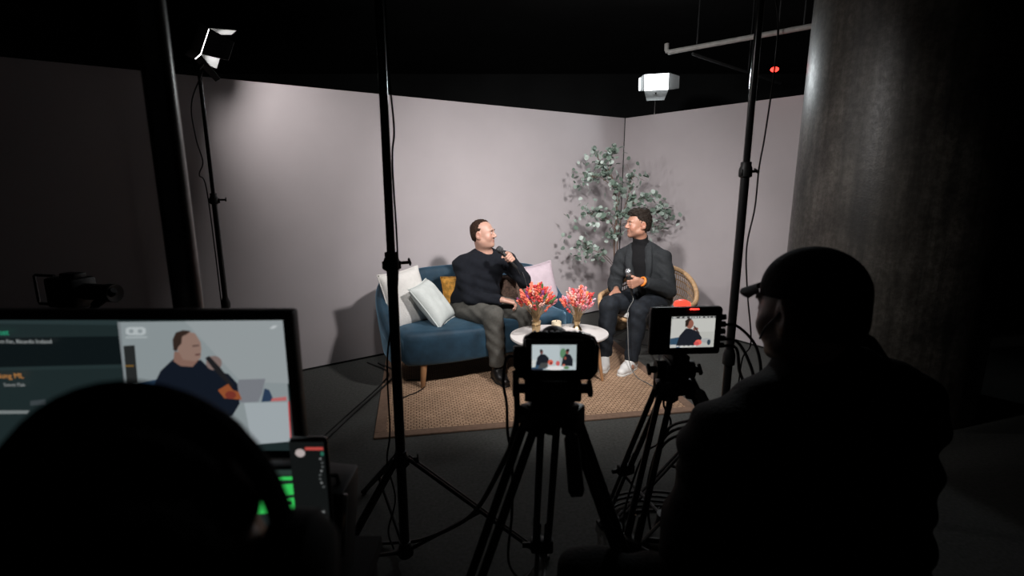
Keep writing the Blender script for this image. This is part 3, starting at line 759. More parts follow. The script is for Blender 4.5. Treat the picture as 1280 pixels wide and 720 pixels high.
MICG = mat('mic_grille', (.42, .44, .46), .35, .8, .3, 200, .5, 400)
def microphone(c, a, label, tail, headcol=MICG, cab=RUBBER):
    a = V(a).normalized(); c = V(c); t = thing('microphone', c, label, 'microphone', group='handheld microphones')
    R_ = a.to_track_quat('Z', 'Y').to_matrix().to_4x4()
    MB().lathe([(.009, -.10), (.011, -.095), (.0125, 0), (.0155, .065), (.0145, .07)], n=20, M=R_).build('handle', BLACKP, t)
    g = MB().lathe([(.012, .066), (.021, .08), (.0255, .098), (.024, .116), (.016, .128), (0, .132)], n=20, M=R_).build('grille', headcol, t)
    MB().tube([R_ @ V((.0262*math.cos(2*PI*k/24), .0262*math.sin(2*PI*k/24), .098)) for k in range(24)], .0025, 6, closed=True).build('band', BLACK, g)
    MB().tube(smoothpath([-a*.098]+[V(p)-c for p in tail], 8), .0034, 6).build('cable', cab, t)
DGR = mat('dark_grille', (.05, .052, .055), .45, .6, .3, 200, .5, 400)
gL = np.array(J['wrL'])+dL*.088+nL*.030
microphone(gL+aL*.0, aL, 'dark microphone held at the mouth by the man on the sofa', [V(gL)-V(aL)*.14+V((.0, 0, -.02)), (.085, 3.98, .84), (.135, 3.96, .66), (.16, 3.955, .45), (.18, 3.96, .2), (.22, 4.0, .025), (.4, 4.2, .018)], DGR)

# --- man on the rattan chair
J = dict(pelvis=(1.215, 4.495, .515), neck=(1.118, 4.495, 1.005), shR=(.992, 4.596, .872), shL=(1.288, 4.412, .885),
         elR=(.925, 4.60, .625), wrR=(.905, 4.40, .618), elL=(1.335, 4.325, .635), wrL=(1.065, 4.20, .735),
         hipR=(1.13, 4.55, .505), hipL=(1.285, 4.445, .505), knR=(.805, 4.215, .525), knL=(1.035, 4.115, .505),
         anR=(.785, 4.205, .10), anL=(.985, 4.09, .10))
H = Head((1.078, 4.452, 1.182), (-.985, -.17), .0, .97)
SKR = (.37, .185, .125)
manr = thing('person', (.95, 4.2, .012), 'man in charcoal blazer and black roll-neck sitting on the rattan chair', 'person', world=True)
lo, hi = bounds(J); hi[2] = 1.32; lo[2] = 0
S = SDF(lo, hi, .0036)
torso(S, J, -.018, 1.0)
for q in 'RL': arm(S, J, q, -.008); leg(S, J, q, -.01)
H.sculpt(S, .97); neckprims(S, J, H, .055)
hand(S, J['wrR'], (-.45, -.85, -.30), (.0, .25, -1), (.85, -.45, .0), (18, 45, 65))
aR = nrm((-.22, -.10, .97)); dR = np.array((-.93, -.32, .12)); dR = nrm(dR-aR*(dR @ aR)); nR = np.cross(dR, aR)
hand(S, J['wrL'], dR, nR, aR, (58, 135, 195), ((.6, .5, .35), (.8, .35, .5)))
for q in 'RL': S.ell(np.array(J['an'+q])+np.array((-.02, -.05, -.045)), (.035, .05, .03), None, .03)
S.build('body', SKIN, manr, lambda P: H.tint(P, SKR, .35))
eyes(H, manr)
S = SDF(H.c-.15, H.c+.15, .0035)
H.ell(S, (0, -.016, .042), (.084, .104, .092), .005)
H.ell(S, (0, .045, .095), (.060, .050, .032), .03); H.ell(S, (0, -.02, .112), (.065, .07, .030), .03)
H.ell(S, (0, -.052, -.015), (.076, .060, .070), .02)
def cutR(X, Y, Z):
    x, y, z = L_(X, Y, Z, 0), L_(X, Y, Z, 1), L_(X, Y, Z, 2)
    line = np.where(z > .074, .092-np.maximum(0, np.abs(x)-.03)*.9, .024+(z-.03)*.45)
    line = np.where(z < .035, -.004+np.maximum(0, z+.01)*.3, line); line = np.where(z < -.012, -.034, line)
    return np.maximum(y-line, -.066-z-.2*(y+.05))+.004*np.sin(x*200+z*60)*np.sin(y*130+z*90)
S.fn(cutR, H.c-.16, H.c+.16, .004, 'int')
S.wrinkle(.0026, [((120, 60, 150), 1), ((-80, 130, 90), .8), ((240, 160, 40), .4)])
S.build('hair', HAIRD, manr)
S = SDF(*bounds(J, .14), .006); S2 = S
A_, pel, up, rt, fw, T = torso(S, J, -.002, 1.0)
neckprims(S, J, H, .062); nk = np.array(J['neck']); nd = nrm(H.w(0, -.018, -.045)-nk); top = nk+nd*.075
S.fn(lambda X, Y, Z: np.minimum((X-top[0])*nd[0]+(Y-top[1])*nd[1]+(Z-top[2])*nd[2], 9), *bounds(J, .14), .006, 'int')
S.fn(lambda X, Y, Z: -((X-pel[0])*up[0]+(Y-pel[1])*up[1]+(Z-pel[2])*up[2])-.02, *bounds(J, .2), .01, 'int')
S.wrinkle(.002, CLOTH_W)
S.build('rollneck', ROLL, manr)
# blazer, open at the front
fwo = nrm(fw+rt*(-.12))
def gap(X, Y, Z):
    x = (X-pel[0])*rt[0]+(Y-pel[1])*rt[1]+(Z-pel[2])*rt[2]; y = (X-pel[0])*fw[0]+(Y-pel[1])*fw[1]+(Z-pel[2])*fw[2]
    z = (X-pel[0])*up[0]+(Y-pel[1])*up[1]+(Z-pel[2])*up[2]
    wv = .030+.045*np.clip((z-.10)/(T-.10), 0, 1)+.035*np.clip((.08-z)/.12, 0, 1)
    return np.maximum(np.abs(x-.0)-wv, .02-y)
S = SDF(*bounds(J, .2), .006)
torso(S, J, .013, 1.0, sh=.056)
S.cap(np.array(J['neck'])-up*.03, J['shL'], .062, .062, .03); S.cap(np.array(J['neck'])-up*.03, J['shR'], .062, .062, .03)
S.ell(pel-fw*.02+up*.0, (.20, .16, .16), A_, .06)
for q in 'RL': arm(S, J, q, .012, (.058, .050, .038))
for q in 'RL':
    w_, e_ = np.array(J['wr'+q]), np.array(J['el'+q]); dd = nrm(w_-e_); pw = w_-dd*.035
    S.fn(lambda X, Y, Z, pw=pw, dd=dd: np.maximum(np.sqrt((X-pw[0])**2+(Y-pw[1])**2+(Z-pw[2])**2)-.09, -((X-pw[0])*dd[0]+(Y-pw[1])*dd[1]+(Z-pw[2])*dd[2])), w_-.12, w_+.12, .004, 'sub')
S.fn(gap, *bounds(J, .2), .006, 'sub')
S.cap(nk+fw*.01, nk+nd*.2+fw*.02, .070, .09, .01, 'sub')
S.fn(lambda X, Y, Z: -((X-pel[0])*up[0]+(Y-pel[1])*up[1]+(Z-pel[2])*up[2])-.10, *bounds(J, .2), .01, 'int')
S.wrinkle(.0032, [((30, 18, 52), 1), ((-24, 40, 30), .8), ((66, -50, 80), .4)])
bl = S.build('blazer', BLAZ, manr)
for q in (1, -1):
    S = SDF(*bounds(J, .2), .006); pts = []
    for tt in np.linspace(0, 1, 9):
        z = T*(.99-.62*tt); wv = .078-.040*tt; out = .118+.03*math.sin(tt*PI)-.075*(1-tt)**2
        pts.append(pel+up*z+rt*q*(wv+.030*math.sin(tt*PI*.9))+fw*out)
    for i in range(8):
        c = (pts[i]+pts[i+1])/2; ax = nrm(pts[i+1]-pts[i]); yy = nrm(np.cross(ax, rt)); xx = np.cross(yy, ax)
        S.ell(c, (.034*(1-.45*i/8), .010, .045), np.array([xx, yy, ax]).T, .02)
    S.build('lapel', BLAZ, bl)
S = SDF((.66, 3.94, .06), (1.50, 4.74, .68), .006)
S.ell(pel, (.168, .135, .11), A_, .05)
for q in 'RL': leg(S, J, q, .010, (.086, .061, .050))
S.fn(lambda X, Y, Z: .095-Z+0*X+0*Y, (.5, 3.8, 0), (1.5, 4.8, .7), .004, 'int')
S.wrinkle(.003, [((44, 21, 54), 1), ((-30, 66, 26), .6)])
S.build('jeans', JEAN, manr)
shoe(manr, J['anR'], (.745, 4.03, 0), SNEAK, SOLEW, 'white sneaker')
shoe(manr, J['anL'], (.880, 3.955, 0), SNEAK, SOLEW, 'white sneaker')
w_ = np.array(J['wrL']); e_ = np.array(J['elL']); dd = V(nrm(w_-e_)); c_ = V(w_)-dd*.012
fr = dd.to_track_quat('Z', 'Y').to_matrix()
wb = MB(); wb.tube([c_+fr @ V((.034*math.cos(a), .034*math.sin(a), 0)) for a in [2*PI*k/24 for k in range(24)]], .009, 8, closed=True); wb = wb.build('wristband', ORNG, manr); wb['label'] = 'orange wristband'
gR = w_+dR*.088+nR*.030
microphone(gR-aR*.0, aR, 'microphone with silver grille held by the man in the blazer', [V(gR)-V(aR)*.15, (.925, 4.03, .52), (.925, 3.99, .35), (.94, 3.95, .12), (.99, 3.90, .02), (1.04, 3.78, .018), (1.10, 3.62, .02)], MICG, mat('grey_cable', (.16, .16, .155), .5))

# ------------------------------------------------------------------ light stands and lamps
LAMPF = mat('lamp_face', (1, .97, .94), .4, emit=9)
PANELF = mat('panel_face', (.93, .98, 1.0), .4, emit=7)
def stand(t, z0, zj, zt, hub, R, angs, r0=.0195, r1=.0155):
    MB().cyl((0, 0, .05), (0, 0, zj), r0).build('lower_pole', BLACK, t)
    MB().cyl((0, 0, zj-.05), (0, 0, zt), r1).build('upper_pole', GLOSS, t)
    for zc, a in ((zj, .4), (hub, .2), (.075, 0)):
        c = MB().lathe([(r0+.001, -.04), (r0+.009, -.035), (r0+.009, .0), (r0+.004, .012), (r0+.004, .028), (r0+.001, .03)], (0, 0, zc), 16)
        c.box((0, 0, zc-.018), (.066, .022, .03), Matrix.Rotation(a, 3, 'Z'), .004)
        c = c.build('collar', BLACKP, t)
        if zc > .1:
            d = V((math.cos(a), math.sin(a), 0)); k = MB().cyl(d*.028+V((0, 0, zc-.012)), d*.062+V((0, 0, zc-.012)), .006, n=8)
            k.box(d*.066+V((0, 0, zc-.010)), (.008, .034, .014), Matrix.Rotation(a, 3, 'Z') @ Matrix.Rotation(.5, 3, 'X'), .003)
            k.build('knob', BLACKP, c)
    for a in angs:
        d = V((math.cos(math.radians(a)), math.sin(math.radians(a)), 0))
        top = d*.028+V((0, 0, hub)); ft = d*R+V((0, 0, .012)); nrm_ = V((-d.y, d.x, 0))
        m = MB()
        for q in (-1, 1): m.tube([top+nrm_*.009*q, ft+nrm_*.009*q], .0078, 8)
        lg = m.build('leg', BLACK, t)
        MB().ball(ft, (.018, .018, .012), 10, 6).build('rubber_foot', RUBBER, lg)
        mid = top.lerp(ft, .52)
        MB().tube([d*.025+V((0, 0, .07)), mid], .008, 8).build('brace', BLACK, t)
def lamp_head(t, c, target, wv, hv, face, doors, cat='lamp_housing', backm=BLACKP):
    """box light with four hinged flaps; c, target in the thing's own frame"""
    f = V(target)-V(c); R_ = frame(f).to_4x4(); M = Matrix.Translation(c) @ R_
    m = MB().box((0, -.03, 0), (wv, .055, hv), None, .006); m.v = [tuple(M @ V(p)) for p in m.v]; hs = m.build('lamp_housing', backm, t)
    m = MB().box((0, .0005, 0), (wv*.94, .006, hv*.92), None, .001); m.v = [tuple(M @ V(p)) for p in m.v]; m.build('lamp_face', face, hs)
    for (hx, hz, ln, ang) in doors:
        horiz = hz != 0; w2 = (wv if horiz else hv)*.96
        sgn_ = hz or hx; dirv = V((0, math.cos(ang), sgn_*math.sin(ang))) if horiz else V((sgn_*math.sin(ang), math.cos(ang), 0))
        o_ = V((0, .0, sgn_*hv/2)) if horiz else V((sgn_*wv/2, 0, 0)); e_ = V((1, 0, 0)) if horiz else V((0, 0, 1))
        n_ = dirv.cross(e_).normalized()*.0015; vs = []
        for q in (-1, 1):
            vs += [o_+e_*w2/2+n_*q, o_-e_*w2/2+n_*q, o_-e_*w2*.36+dirv*ln+n_*q, o_+e_*w2*.36+dirv*ln+n_*q]
        MB().add(vs, [(0, 1, 2, 3), (7, 6, 5, 4), (0, 4, 5, 1), (1, 5, 6, 2), (2, 6, 7, 3), (3, 7, 4, 0)], M).build('barn_door', DOORM, hs, smooth=False)
    return hs
DOORM = mat('barn_door_grey', (.12, .125, .125), .5, .3, .1, 30)
def yoke(t, c, zt):
    c = V(c); MB().tube([(0, 0, zt), (0, 0, zt+.03), (c.x, c.y, c.z-.10)], .009, 8).build('yoke', BLACK, t)
D4 = lambda ln, a: ((0, 1, ln, a), (0, -1, ln, a), (1, 0, ln, a), (-1, 0, ln, a))
# middle stand
b = V((-.438, 1.87, 0)); t = thing('studio_light', b, 'tall black light stand planted left of the nearer camera', 'light stand')
stand(t, 0, 1.265, 2.28, .48, .58, (2, 122, 238))
lamp_head(t, V(KEY_M[0])-b, V(KEY_M[1])-b, .24, .19, LAMPF, D4(.10, .35)); yoke(t, V(KEY_M[0])-b, 2.28)
cable('cable', [V((.0, .05, 2.3)), V((.022, -.012, 2.12)), V((.026, -.02, 1.9)), V((.035, -.02, 1.72)), V((.022, -.012, 1.6)), V((.02, .0, 1.2)), V((-.03, -.01, .9)), V((-.035, -.01, .6)), V((-.055, 0, .46)), V((-.03, 0, .3)), V((-.07, .02, .14)), V((-.06, .05, .03))], .0038, None, parent=t)
# right stand
b = V((1.052, 2.40, 0)); t = thing('studio_light', b, 'tall black light stand between the farther camera and the column', 'light stand')
stand(t, 0, 1.60, 2.38, .44, .62, (205, 325, 85))
c_ = MB().lathe([(.02, -.05), (.029, -.045), (.029, 0), (.021, .03)], (0, 0, .72), 16).build('collar', BLACKP, t)
lamp_head(t, V(KEY_R[0])-b, V(KEY_R[1])-b, .24, .19, LAMPF, D4(.10, .35)); yoke(t, V(KEY_R[0])-b, 2.38)
cable('cable', [V((.03, -.02, 2.36)), V((.058, -.05, 2.2)), V((.062, -.05, 2.0)), V((.048, -.05, 1.737)), V((.036, -.05, 1.6)), V((.034, -.05, 1.427)), V((.014, -.05, 1.25)), V((.035, -.05, 1.05)), V((.075, -.05, .80)), V((.05, -.03, .70)), V((.045, -.03, .4)), V((.06, -.02, .03))], .0036, None, parent=t)
# left lamp with barn doors
b = V((-1.866, 3.30, 0)); t = thing('studio_light', b, 'black stand with a grey barn-door lamp before the left wall', 'light stand')
stand(t, 0, 1.44, 2.17, .45, .42, (300, 60, 180), .016, .012)
MB().lathe([(.017, -.04), (.026, -.035), (.026, 0), (.018, .03)], (0, 0, .77), 16).build('collar', BLACKP, t)
lamp_head(t, V(LAMP_L[0])-b, V(LAMP_L[1])-b, .18, .165, LAMPF, ((0, 1, .15, .50), (0, -1, .15, .50), (1, 0, .14, .42), (-1, 0, .14, .45))); yoke(t, V(LAMP_L[0])-b, 2.17)
cable('cable', [V((.03, 0, 2.2)), V((-.05, -.03, 2.0)), V((-.055, -.02, 1.8)), V((-.03, -.02, 1.66)), V((-.055, -.03, 1.58)), V((-.03, -.015, 1.5)), V((-.03, 0, 1.0)), V((-.03, 0, .02))], .004, None, parent=t)
# bare panel above the right wall
b = V((1.56, 5.95, 0)); b = V((1.575, 6.02, 0)); t = thing('studio_light', b, 'glowing white panel lamp above the right partition', 'light stand')
stand(t, 0, 1.3, 2.40, .4, .35, (90, 210, 330), .014, .010)
lamp_head(t, V(PANEL[0])-b, V(PANEL[1])-b, .265, .18, PANELF, ((0, -1, .12, .75), (-1, 0, .13, .95), (1, 0, .10, .5))); yoke(t, V(PANEL[0])-b, 2.40)
# steel pole right by the camera
t = thing('steel_pole', (-.672, 1.05, 0), 'thick shiny dark steel pole rising behind the monitor', 'pole')
MB().cyl((0, 0, .012), (0, 0, 3.4), .0275, n=32).build('tube', STEEL, t)
MB().lathe([(.09, 0), (.09, .008), (.032, .014), (.030, .06), (.0285, .06)], n=32).build('base_plate', BLACK, t)

# ------------------------------------------------------------------ screens
def picture(name, o_, ux, uz, w_, h_, shapes, parent):
    """flat picture on a screen: shapes = (colour, polygon in 0..1 from the lower left corner)"""
    ux, uz = V(ux), V(uz); n_ = uz.cross(ux) * -1; n_.normalize(); me = bpy.data.meshes.new(name); vs = []; fs = []; cols = []
    for i, (c, poly) in enumerate(shapes):
        k = len(vs)
        for u, v in poly:
            p = V(o_)+ux*(min(1, max(0, u))*w_)+uz*(min(1, max(0, v))*h_)+n_*(.00012*i); vs.append(p)
        fs.append(tuple(range(k, len(vs)))); cols += [(*c, 1)]*len(poly)
    me.from_pydata(vs, [], fs); a = me.color_attributes.new('Col', 'FLOAT_COLOR', 'CORNER')
    for i, c in enumerate(cols): a.data[i].color = c
    me.materials.append(SCREEN); return link(name, me, parent)
def R4(x0, y0, x1, y1): return [(x0, y0), (x1, y0), (x1, y1), (x0, y1)]
def EL(cx, cy, rx, ry, n=18, a0=0): return [(cx+rx*math.cos(2*PI*k/n+a0), cy+ry*math.sin(2*PI*k/n+a0)) for k in range(n)]

# ------------------------------------------------------------------ cameras on tripods
def tripod(base, apex, angs, R, label, handle, lvl=.5, tw_=.020):
    t = thing('tripod', base, label, 'tripod')
    for a in angs:
        d = V((math.cos(math.radians(a)), math.sin(math.radians(a)), 0)); s_ = V((-d.y, d.x, 0))
        top = d*.055+V((0, 0, apex-.02)); ft = d*R+V((0, 0, .015)); mid = top.lerp(ft, lvl); mid2 = top.lerp(ft, lvl+.10)
        m = MB()
        for q in (-1, 1): m.tube([top+s_*tw_*q, mid2+s_*tw_*q], .0105, 10)
        m.box(top-V((0, 0, .005)), (.07, .035, .06), Matrix.Rotation(math.radians(a)+PI/2, 3, 'Z'), .008)
        lg = m.build('leg', BLACK, t)
        rr = Matrix.Rotation(math.radians(a)+PI/2, 3, 'Z'); m = MB()
        m.box(mid2, (.072, .034, .046), rr, .008); m.cyl(mid2+s_*.03, mid2+s_*.062, .009, n=10); m.box(mid2-d*.022, (.03, .016, .026), rr, .004); m.build('clamp', BLACKP, lg)
        m = MB()
        for q in (-1, 1): m.tube([mid+s_*tw_*.62*q, ft+s_*tw_*.62*q], .008, 8)
        m.build('lower_tube', GLOSS, lg)
        m = MB().box(ft, (.045, .05, .022), rr, .006); m.v = [(p[0], p[1], max(p[2], .0)) for p in m.v]; m.build('foot', RUBBER, lg)
        MB().tube([V((0, 0, apex*.38)), top.lerp(ft, .60)], .0065, 6).build('spreader_arm', BLACK, t)
    MB().lathe([(.0, apex*.38-.02), (.028, apex*.38-.02), (.028, apex*.38+.02), (0, apex*.38+.02)], n=16).build('spreader_hub', BLACKP, t)
    MB().lathe([(0, apex-.075), (.02, apex-.07), (.022, apex-.04), (.055, apex-.035), (.062, apex-.005), (.05, apex+.01), (0, apex+.01)], n=24).build('bowl', BLACK, t)
    m = MB().box((0, 0, apex+.038), (.075, .085, .055), None, .014); m.cyl((-.065, 0, apex+.04), (.065, 0, apex+.04), .031, n=20); m.box((0, 0, apex+.0725), (.06, .11, .014), None, .004)
    hd = m.build('fluid_head', BLACKP, t)
    for q in (-1, 1):
        MB().cyl((q*.065, 0, apex+.04), (q*.082, 0, apex+.04), .012, n=10).box((q*.088, 0, apex+.04), (.012, .04, .018), Matrix.Rotation(.6, 3, 'X'), .004).build('knob', BLACKP, hd)
    h0, h1 = [V(p)-V(base) for p in handle]; m = MB()
    m.tube([h0, h0.lerp(h1, .45)], .007, 8); h = m.build('pan_handle', BLACK, t)
    MB().tube([h0.lerp(h1, .40), h0.lerp(h1, .45), h0.lerp(h1, .95), h1], [.010, .0165, .0175, .012], 12).build('grip', RUBBER, h)
    return t
tripod((.095, 1.15, 0), 1.03, (90, 210, 330), .47, 'black twin-tube tripod under the nearer camera', ((.128, 1.13, 1.065), (.139, 1.00, .885)))
tripod((.560, 1.70, 0), .87, (110, 230, 352), .43, 'black twin-tube tripod under the farther camera', ((.592, 1.66, .93), (.645, 1.52, .79)), .46)

def local_build(m, name, mt, parent, smooth=True): return m.build(name, mt, parent, smooth)
CAGE = mat('cage_metal', (.028, .028, .028), .28, .4, .2, 60)
# nearer camera: flat body with a fold-out size rear screen, in a cage
cm = thing('video_camera', (.102, 1.145, 1.1095), 'black cinema camera in a cage with its rear screen showing both men', 'camera')
m = MB().box((.006, 0, .043), (.165, .062, .094), None, .014, 3); m.box((.072, .02, .044), (.034, .055, .084), None, .012, 3); m.box((0, .015, .004), (.06, .09, .016), None, .004); m.build('body', BLACKP, cm)
sb = MB().box((-.008, -.0345, .053), (.130, .010, .080), None, .004).build('screen_bezel', GLOSS, cm)
wall_c, dk = (.44, .50, .52), (.012, .014, .02)
pic1 = [(wall_c, R4(0, 0, 1, 1)), ((.36, .42, .43), R4(.62, .3, 1, 1)), ((.10, .22, .12), EL(.70, .66, .07, .2)), ((.03, .07, .12), R4(0, .04, .30, .36)), ((.55, .58, .56), [(0, .1), (.08, .12), (.1, .38), (0, .42)]),
        (dk, [(.10, .20), (.12, .50), (.20, .64), (.30, .62), (.38, .48), (.38, .28), (.26, .18)]), ((.16, .05, .04), EL(.215, .72, .035, .09)), ((.02, .012, .01), EL(.205, .77, .03, .06)), ((.06, .06, .06), [(.14, .06), (.2, .28), (.36, .30), (.36, .08)]),
        ((.70, .68, .68), EL(.53, .08, .2, .09)), ((.62, .12, .08), EL(.42, .31, .06, .11)), ((.55, .10, .10), EL(.585, .27, .045, .10)), ((.20, .02, .02), EL(.43, .28, .025, .05)),
        (dk, [(.66, .18), (.70, .50), (.76, .66), (.86, .62), (.92, .44), (.92, .16)]), ((.20, .06, .05), EL(.79, .72, .035, .085)), ((.015, .01, .01), EL(.80, .79, .04, .06)), ((.3, .09, .06), EL(.75, .48, .025, .06)), ((.10, .22, .10), EL(.78, .10, .06, .06)), ((.5, .15, .1), EL(.72, .20, .03, .05)), (dk, R4(0, 0, .25, .06))]
picture('screen', (-.0575, -.0405, .0235), (1, 0, 0), (0, 0, 1), .099, .059, pic1, sb)
cg = MB(); r_ = .0065
ring = [(-.074, -.006), (-.080, .03), (-.066, .088), (-.056, .094), (.060, .094), (.082, .084), (.091, .066), (.089, .006), (.080, -.006)]
cg.tube([V((x, -.005, z)) for x, z in ring], .008, 8, closed=True)
for k in range(7): cg.cyl((-.094, -.01, .000+k*.0105), (-.074, -.01, .000+k*.0105), .0052, n=8)
for k in range(9): cg.box((-.05+.013*k, -.006, .100), (.007, .016, .006), None, .001)
cg.build('cage', CAGE, cm)
MB().tube([V((.014, -.010, .099)), V((.042, -.010, .098)), V((.062, -.010, .094)), V((.077, -.010, .087))], .0065, 10).build('cage_highlight', mat('painted_highlight', (.55, .52, .50), .3, .9), cm)  # highlight on the cage top, put in as a paler metal strip
ln = MB().lathe([(0, 0), (.038, 0), (.038, .05), (.041, .055), (.041, .09), (.036, .095), (.034, .093), (0, .085)], n=32, M=Matrix.Translation((.004, .03, .040)) @ Matrix.Rotation(-PI/2, 4, 'X')).build('lens', BLACKP, cm)
MB().lathe([(.036, .07), (.040, .082), (.040, .096), (.037, .096), (.035, .08)], n=40, M=Matrix.Translation((.004, .03, .040)) @ Matrix.Rotation(-PI/2, 4, 'X')).build('lens_hood', mat('hood_satin', (.05, .05, .05), .35, .3), ln)
MB().box((-.088, .0, .040), (.022, .035, .05), None, .005).box((-.080, .005, .005), (.02, .03, .03), None, .004).build('side_connector', BLACKP, cm)

# farther camera: large monitor on the back, red tally light on top
c2 = thing('video_camera', (.565, 1.672, .949), 'black camera with a large rear monitor and a red tally light', 'camera', math.radians(4))
MB().box((0, .06, .075), (.13, .13, .10), None, .012, 3).box((0, .04, .012), (.06, .12, .024), None, .004).build('body', BLACKP, c2)
MB().box((0, -.03, .118), (.238, .030, .160), None, .010, 3).build('monitor_case', BLACKP, c2)
bz = MB().box((.012, -.047, .118), (.185, .006, .128), None, .004).build('monitor_bezel', GLOSS, c2)
pic2 = [((.50, .50, .47), R4(0, 0, 1, 1)), ((.44, .44, .41), R4(.6, .0, 1, .5)), ((.03, .07, .12), [(0, .0), (.0, .30), (.2, .34), (.22, 0)]), ((.5, .5, .48), R4(0, 0, .14, .1)),
        (dk, [(.14, .06), (.20, .38), (.34, .62), (.46, .60), (.62, .50), (.72, .30), (.66, .12), (.5, .05)]), ((.26, .10, .07), EL(.42, .76, .085, .15)), ((.025, .015, .012), [(.32, .66), (.31, .86), (.38, .94), (.46, .92), (.40, .84), (.38, .70)]), ((.24, .09, .07), EL(.56, .60, .06, .05)),
        ((.05, .03, .03), [(.50, .68), (.53, .70), (.66, .46), (.63, .44)]), ((.75, .13, .10), EL(.64, .16, .08, .09)), ((.55, .08, .08), EL(.60, .12, .06, .07)), ((.35, .36, .36), EL(.82, .22, .12, .08)), ((.03, .05, .07), EL(.88, .16, .04, .09)),
        ((.03, .03, .03), R4(0, .94, 1, 1))]
pic2 += [((.55, .55, .55), R4(x, .955, x+w2, .99)) for x, w2 in ((.02, .08), (.18, .05), (.28, .06), (.40, .04), (.46, .03), (.51, .05), (.58, .03), (.64, .06), (.75, .05), (.84, .03), (.93, .03))]
pic2 += [((.6, .6, .6), R4(.14+.1*k, .035, .19+.1*k, .075)) for k in range(5)]
picture('screen', (-.055, -.0505, .066), (1, 0, 0), (0, 0, 1), .146, .105, pic2, bz)
MB().box((.02, -.0475, .1935), (.030, .004, .004), None, .001).build('record_light', RED, c2)
for k in range(5): MB().cyl((.118, -.03, .065+.024*k), (.134, -.03, .065+.024*k), .0095, n=10).build('connector', BLACKP, c2)
ta = MB().box((.005, .02, .178), (.07, .05, .018), None, .006).build('top_bracket', BLACKP, c2)
TALLY = mat('tally_red', (1, .07, .04), .4, emit=1.6)
MB().lathe([(.026, 0), (.028, .006), (.025, .016), (.012, .022), (0, .023)], (.004, .015, .187), 24).build('tally_dome', TALLY, c2)
MB().lathe([(0, 0), (.036, 0), (.036, .07), (.045, .09), (.045, .11), (0, .10)], n=28, M=Matrix.Translation((0, .12, .08)) @ Matrix.Rotation(-PI/2, 4, 'X')).build('lens', BLACKP, c2)

# third camera, dim, far left
tripod((-1.78, 2.05, 0), .97, (100, 220, 340), .45, 'dim tripod behind the monitor before the left wall', ((-1.74, 2.03, 1.01), (-1.55, 1.98, 1.13)))
c3 = thing('video_camera', (-1.775, 2.05, 1.0495), 'dim black camera facing right behind the monitor', 'camera', -.25)
MB().box((0, 0, .06), (.15, .10, .12), None, .012).box((.02, 0, .128), (.08, .05, .02), None, .005).build('body', BLACKP, c3)
MB().tube([(-.08, 0, 0), (-.185, 0, 0), (-.19, 0, .01), (-.19, 0, .115), (-.18, 0, .12), (-.08, 0, .12)], .006, 8).build('shoulder_frame', BLACK, c3)
MB().lathe([(0, 0), (.033, 0), (.033, .11), (.036, .115), (.036, .15), (.03, .15), (0, .14)], n=24, M=Matrix.Translation((.075, 0, .065)) @ Matrix.Rotation(PI/2, 4, 'Y')).build('lens', BLACKP, c3)

# ------------------------------------------------------------------ operator's desk
t = thing('desk', (-.78, .72, 0), 'dark desk in front of the operator carrying the screens', 'desk')
MATTE = mat('matte_black', (.004, .004, .004), .8, 0, .2, 30, spec=.15)
MB().box((0, 0, .785), (1.0, .54, .03), None, .004).build('desk_top', MATTE, t)
for sx in (-1, 1):
    for sy in (-1, 1): MB().box((sx*.47, sy*.24, .385), (.04, .04, .77), None, .004).build('leg', BLACK, t)
# monitor: the picture lies on the plane y = .85
mo = thing('monitor', (-.72, .885, .80), 'large desktop monitor showing the live picture beside a dark list', 'monitor', world=True)
MB().box((-.700, .868, 1.195), (.655, .028, .275), None, .006).build('case', BLACKP, mo)
MB().box((-.72, .90, .98), (.05, .03, .36), None, .005).box((-.72, .885, .806), (.24, .18, .012), None, .005).build('foot', BLACKP, mo)
def on(px, py):   # a point of the picture measured in the photograph, as a place on the monitor's own face
    a, b_ = (px-640)/650, (360-py)/650; cp, sp = math.cos(math.atan(135/650)), math.sin(math.atan(135/650))
    q = .85/(cp+sp*b_); return a*q, 1.55+q*(-sp+cp*b_)
X0, X1, Z0, Z1 = -1.0, -.389, 1.075, 1.317
def uv(px, py): x, z = on(px, py); return ((x-X0)/(X1-X0), (z-Z0)/(Z1-Z0))
def pl(*pts): return [uv(*p) for p in pts]
def pe(cx, cy, rx, ry, n=18): return [uv(cx+rx*math.cos(2*PI*k/n), cy+ry*math.sin(2*PI*k/n)) for k in range(n)]
LST = (.012, .021, .022)
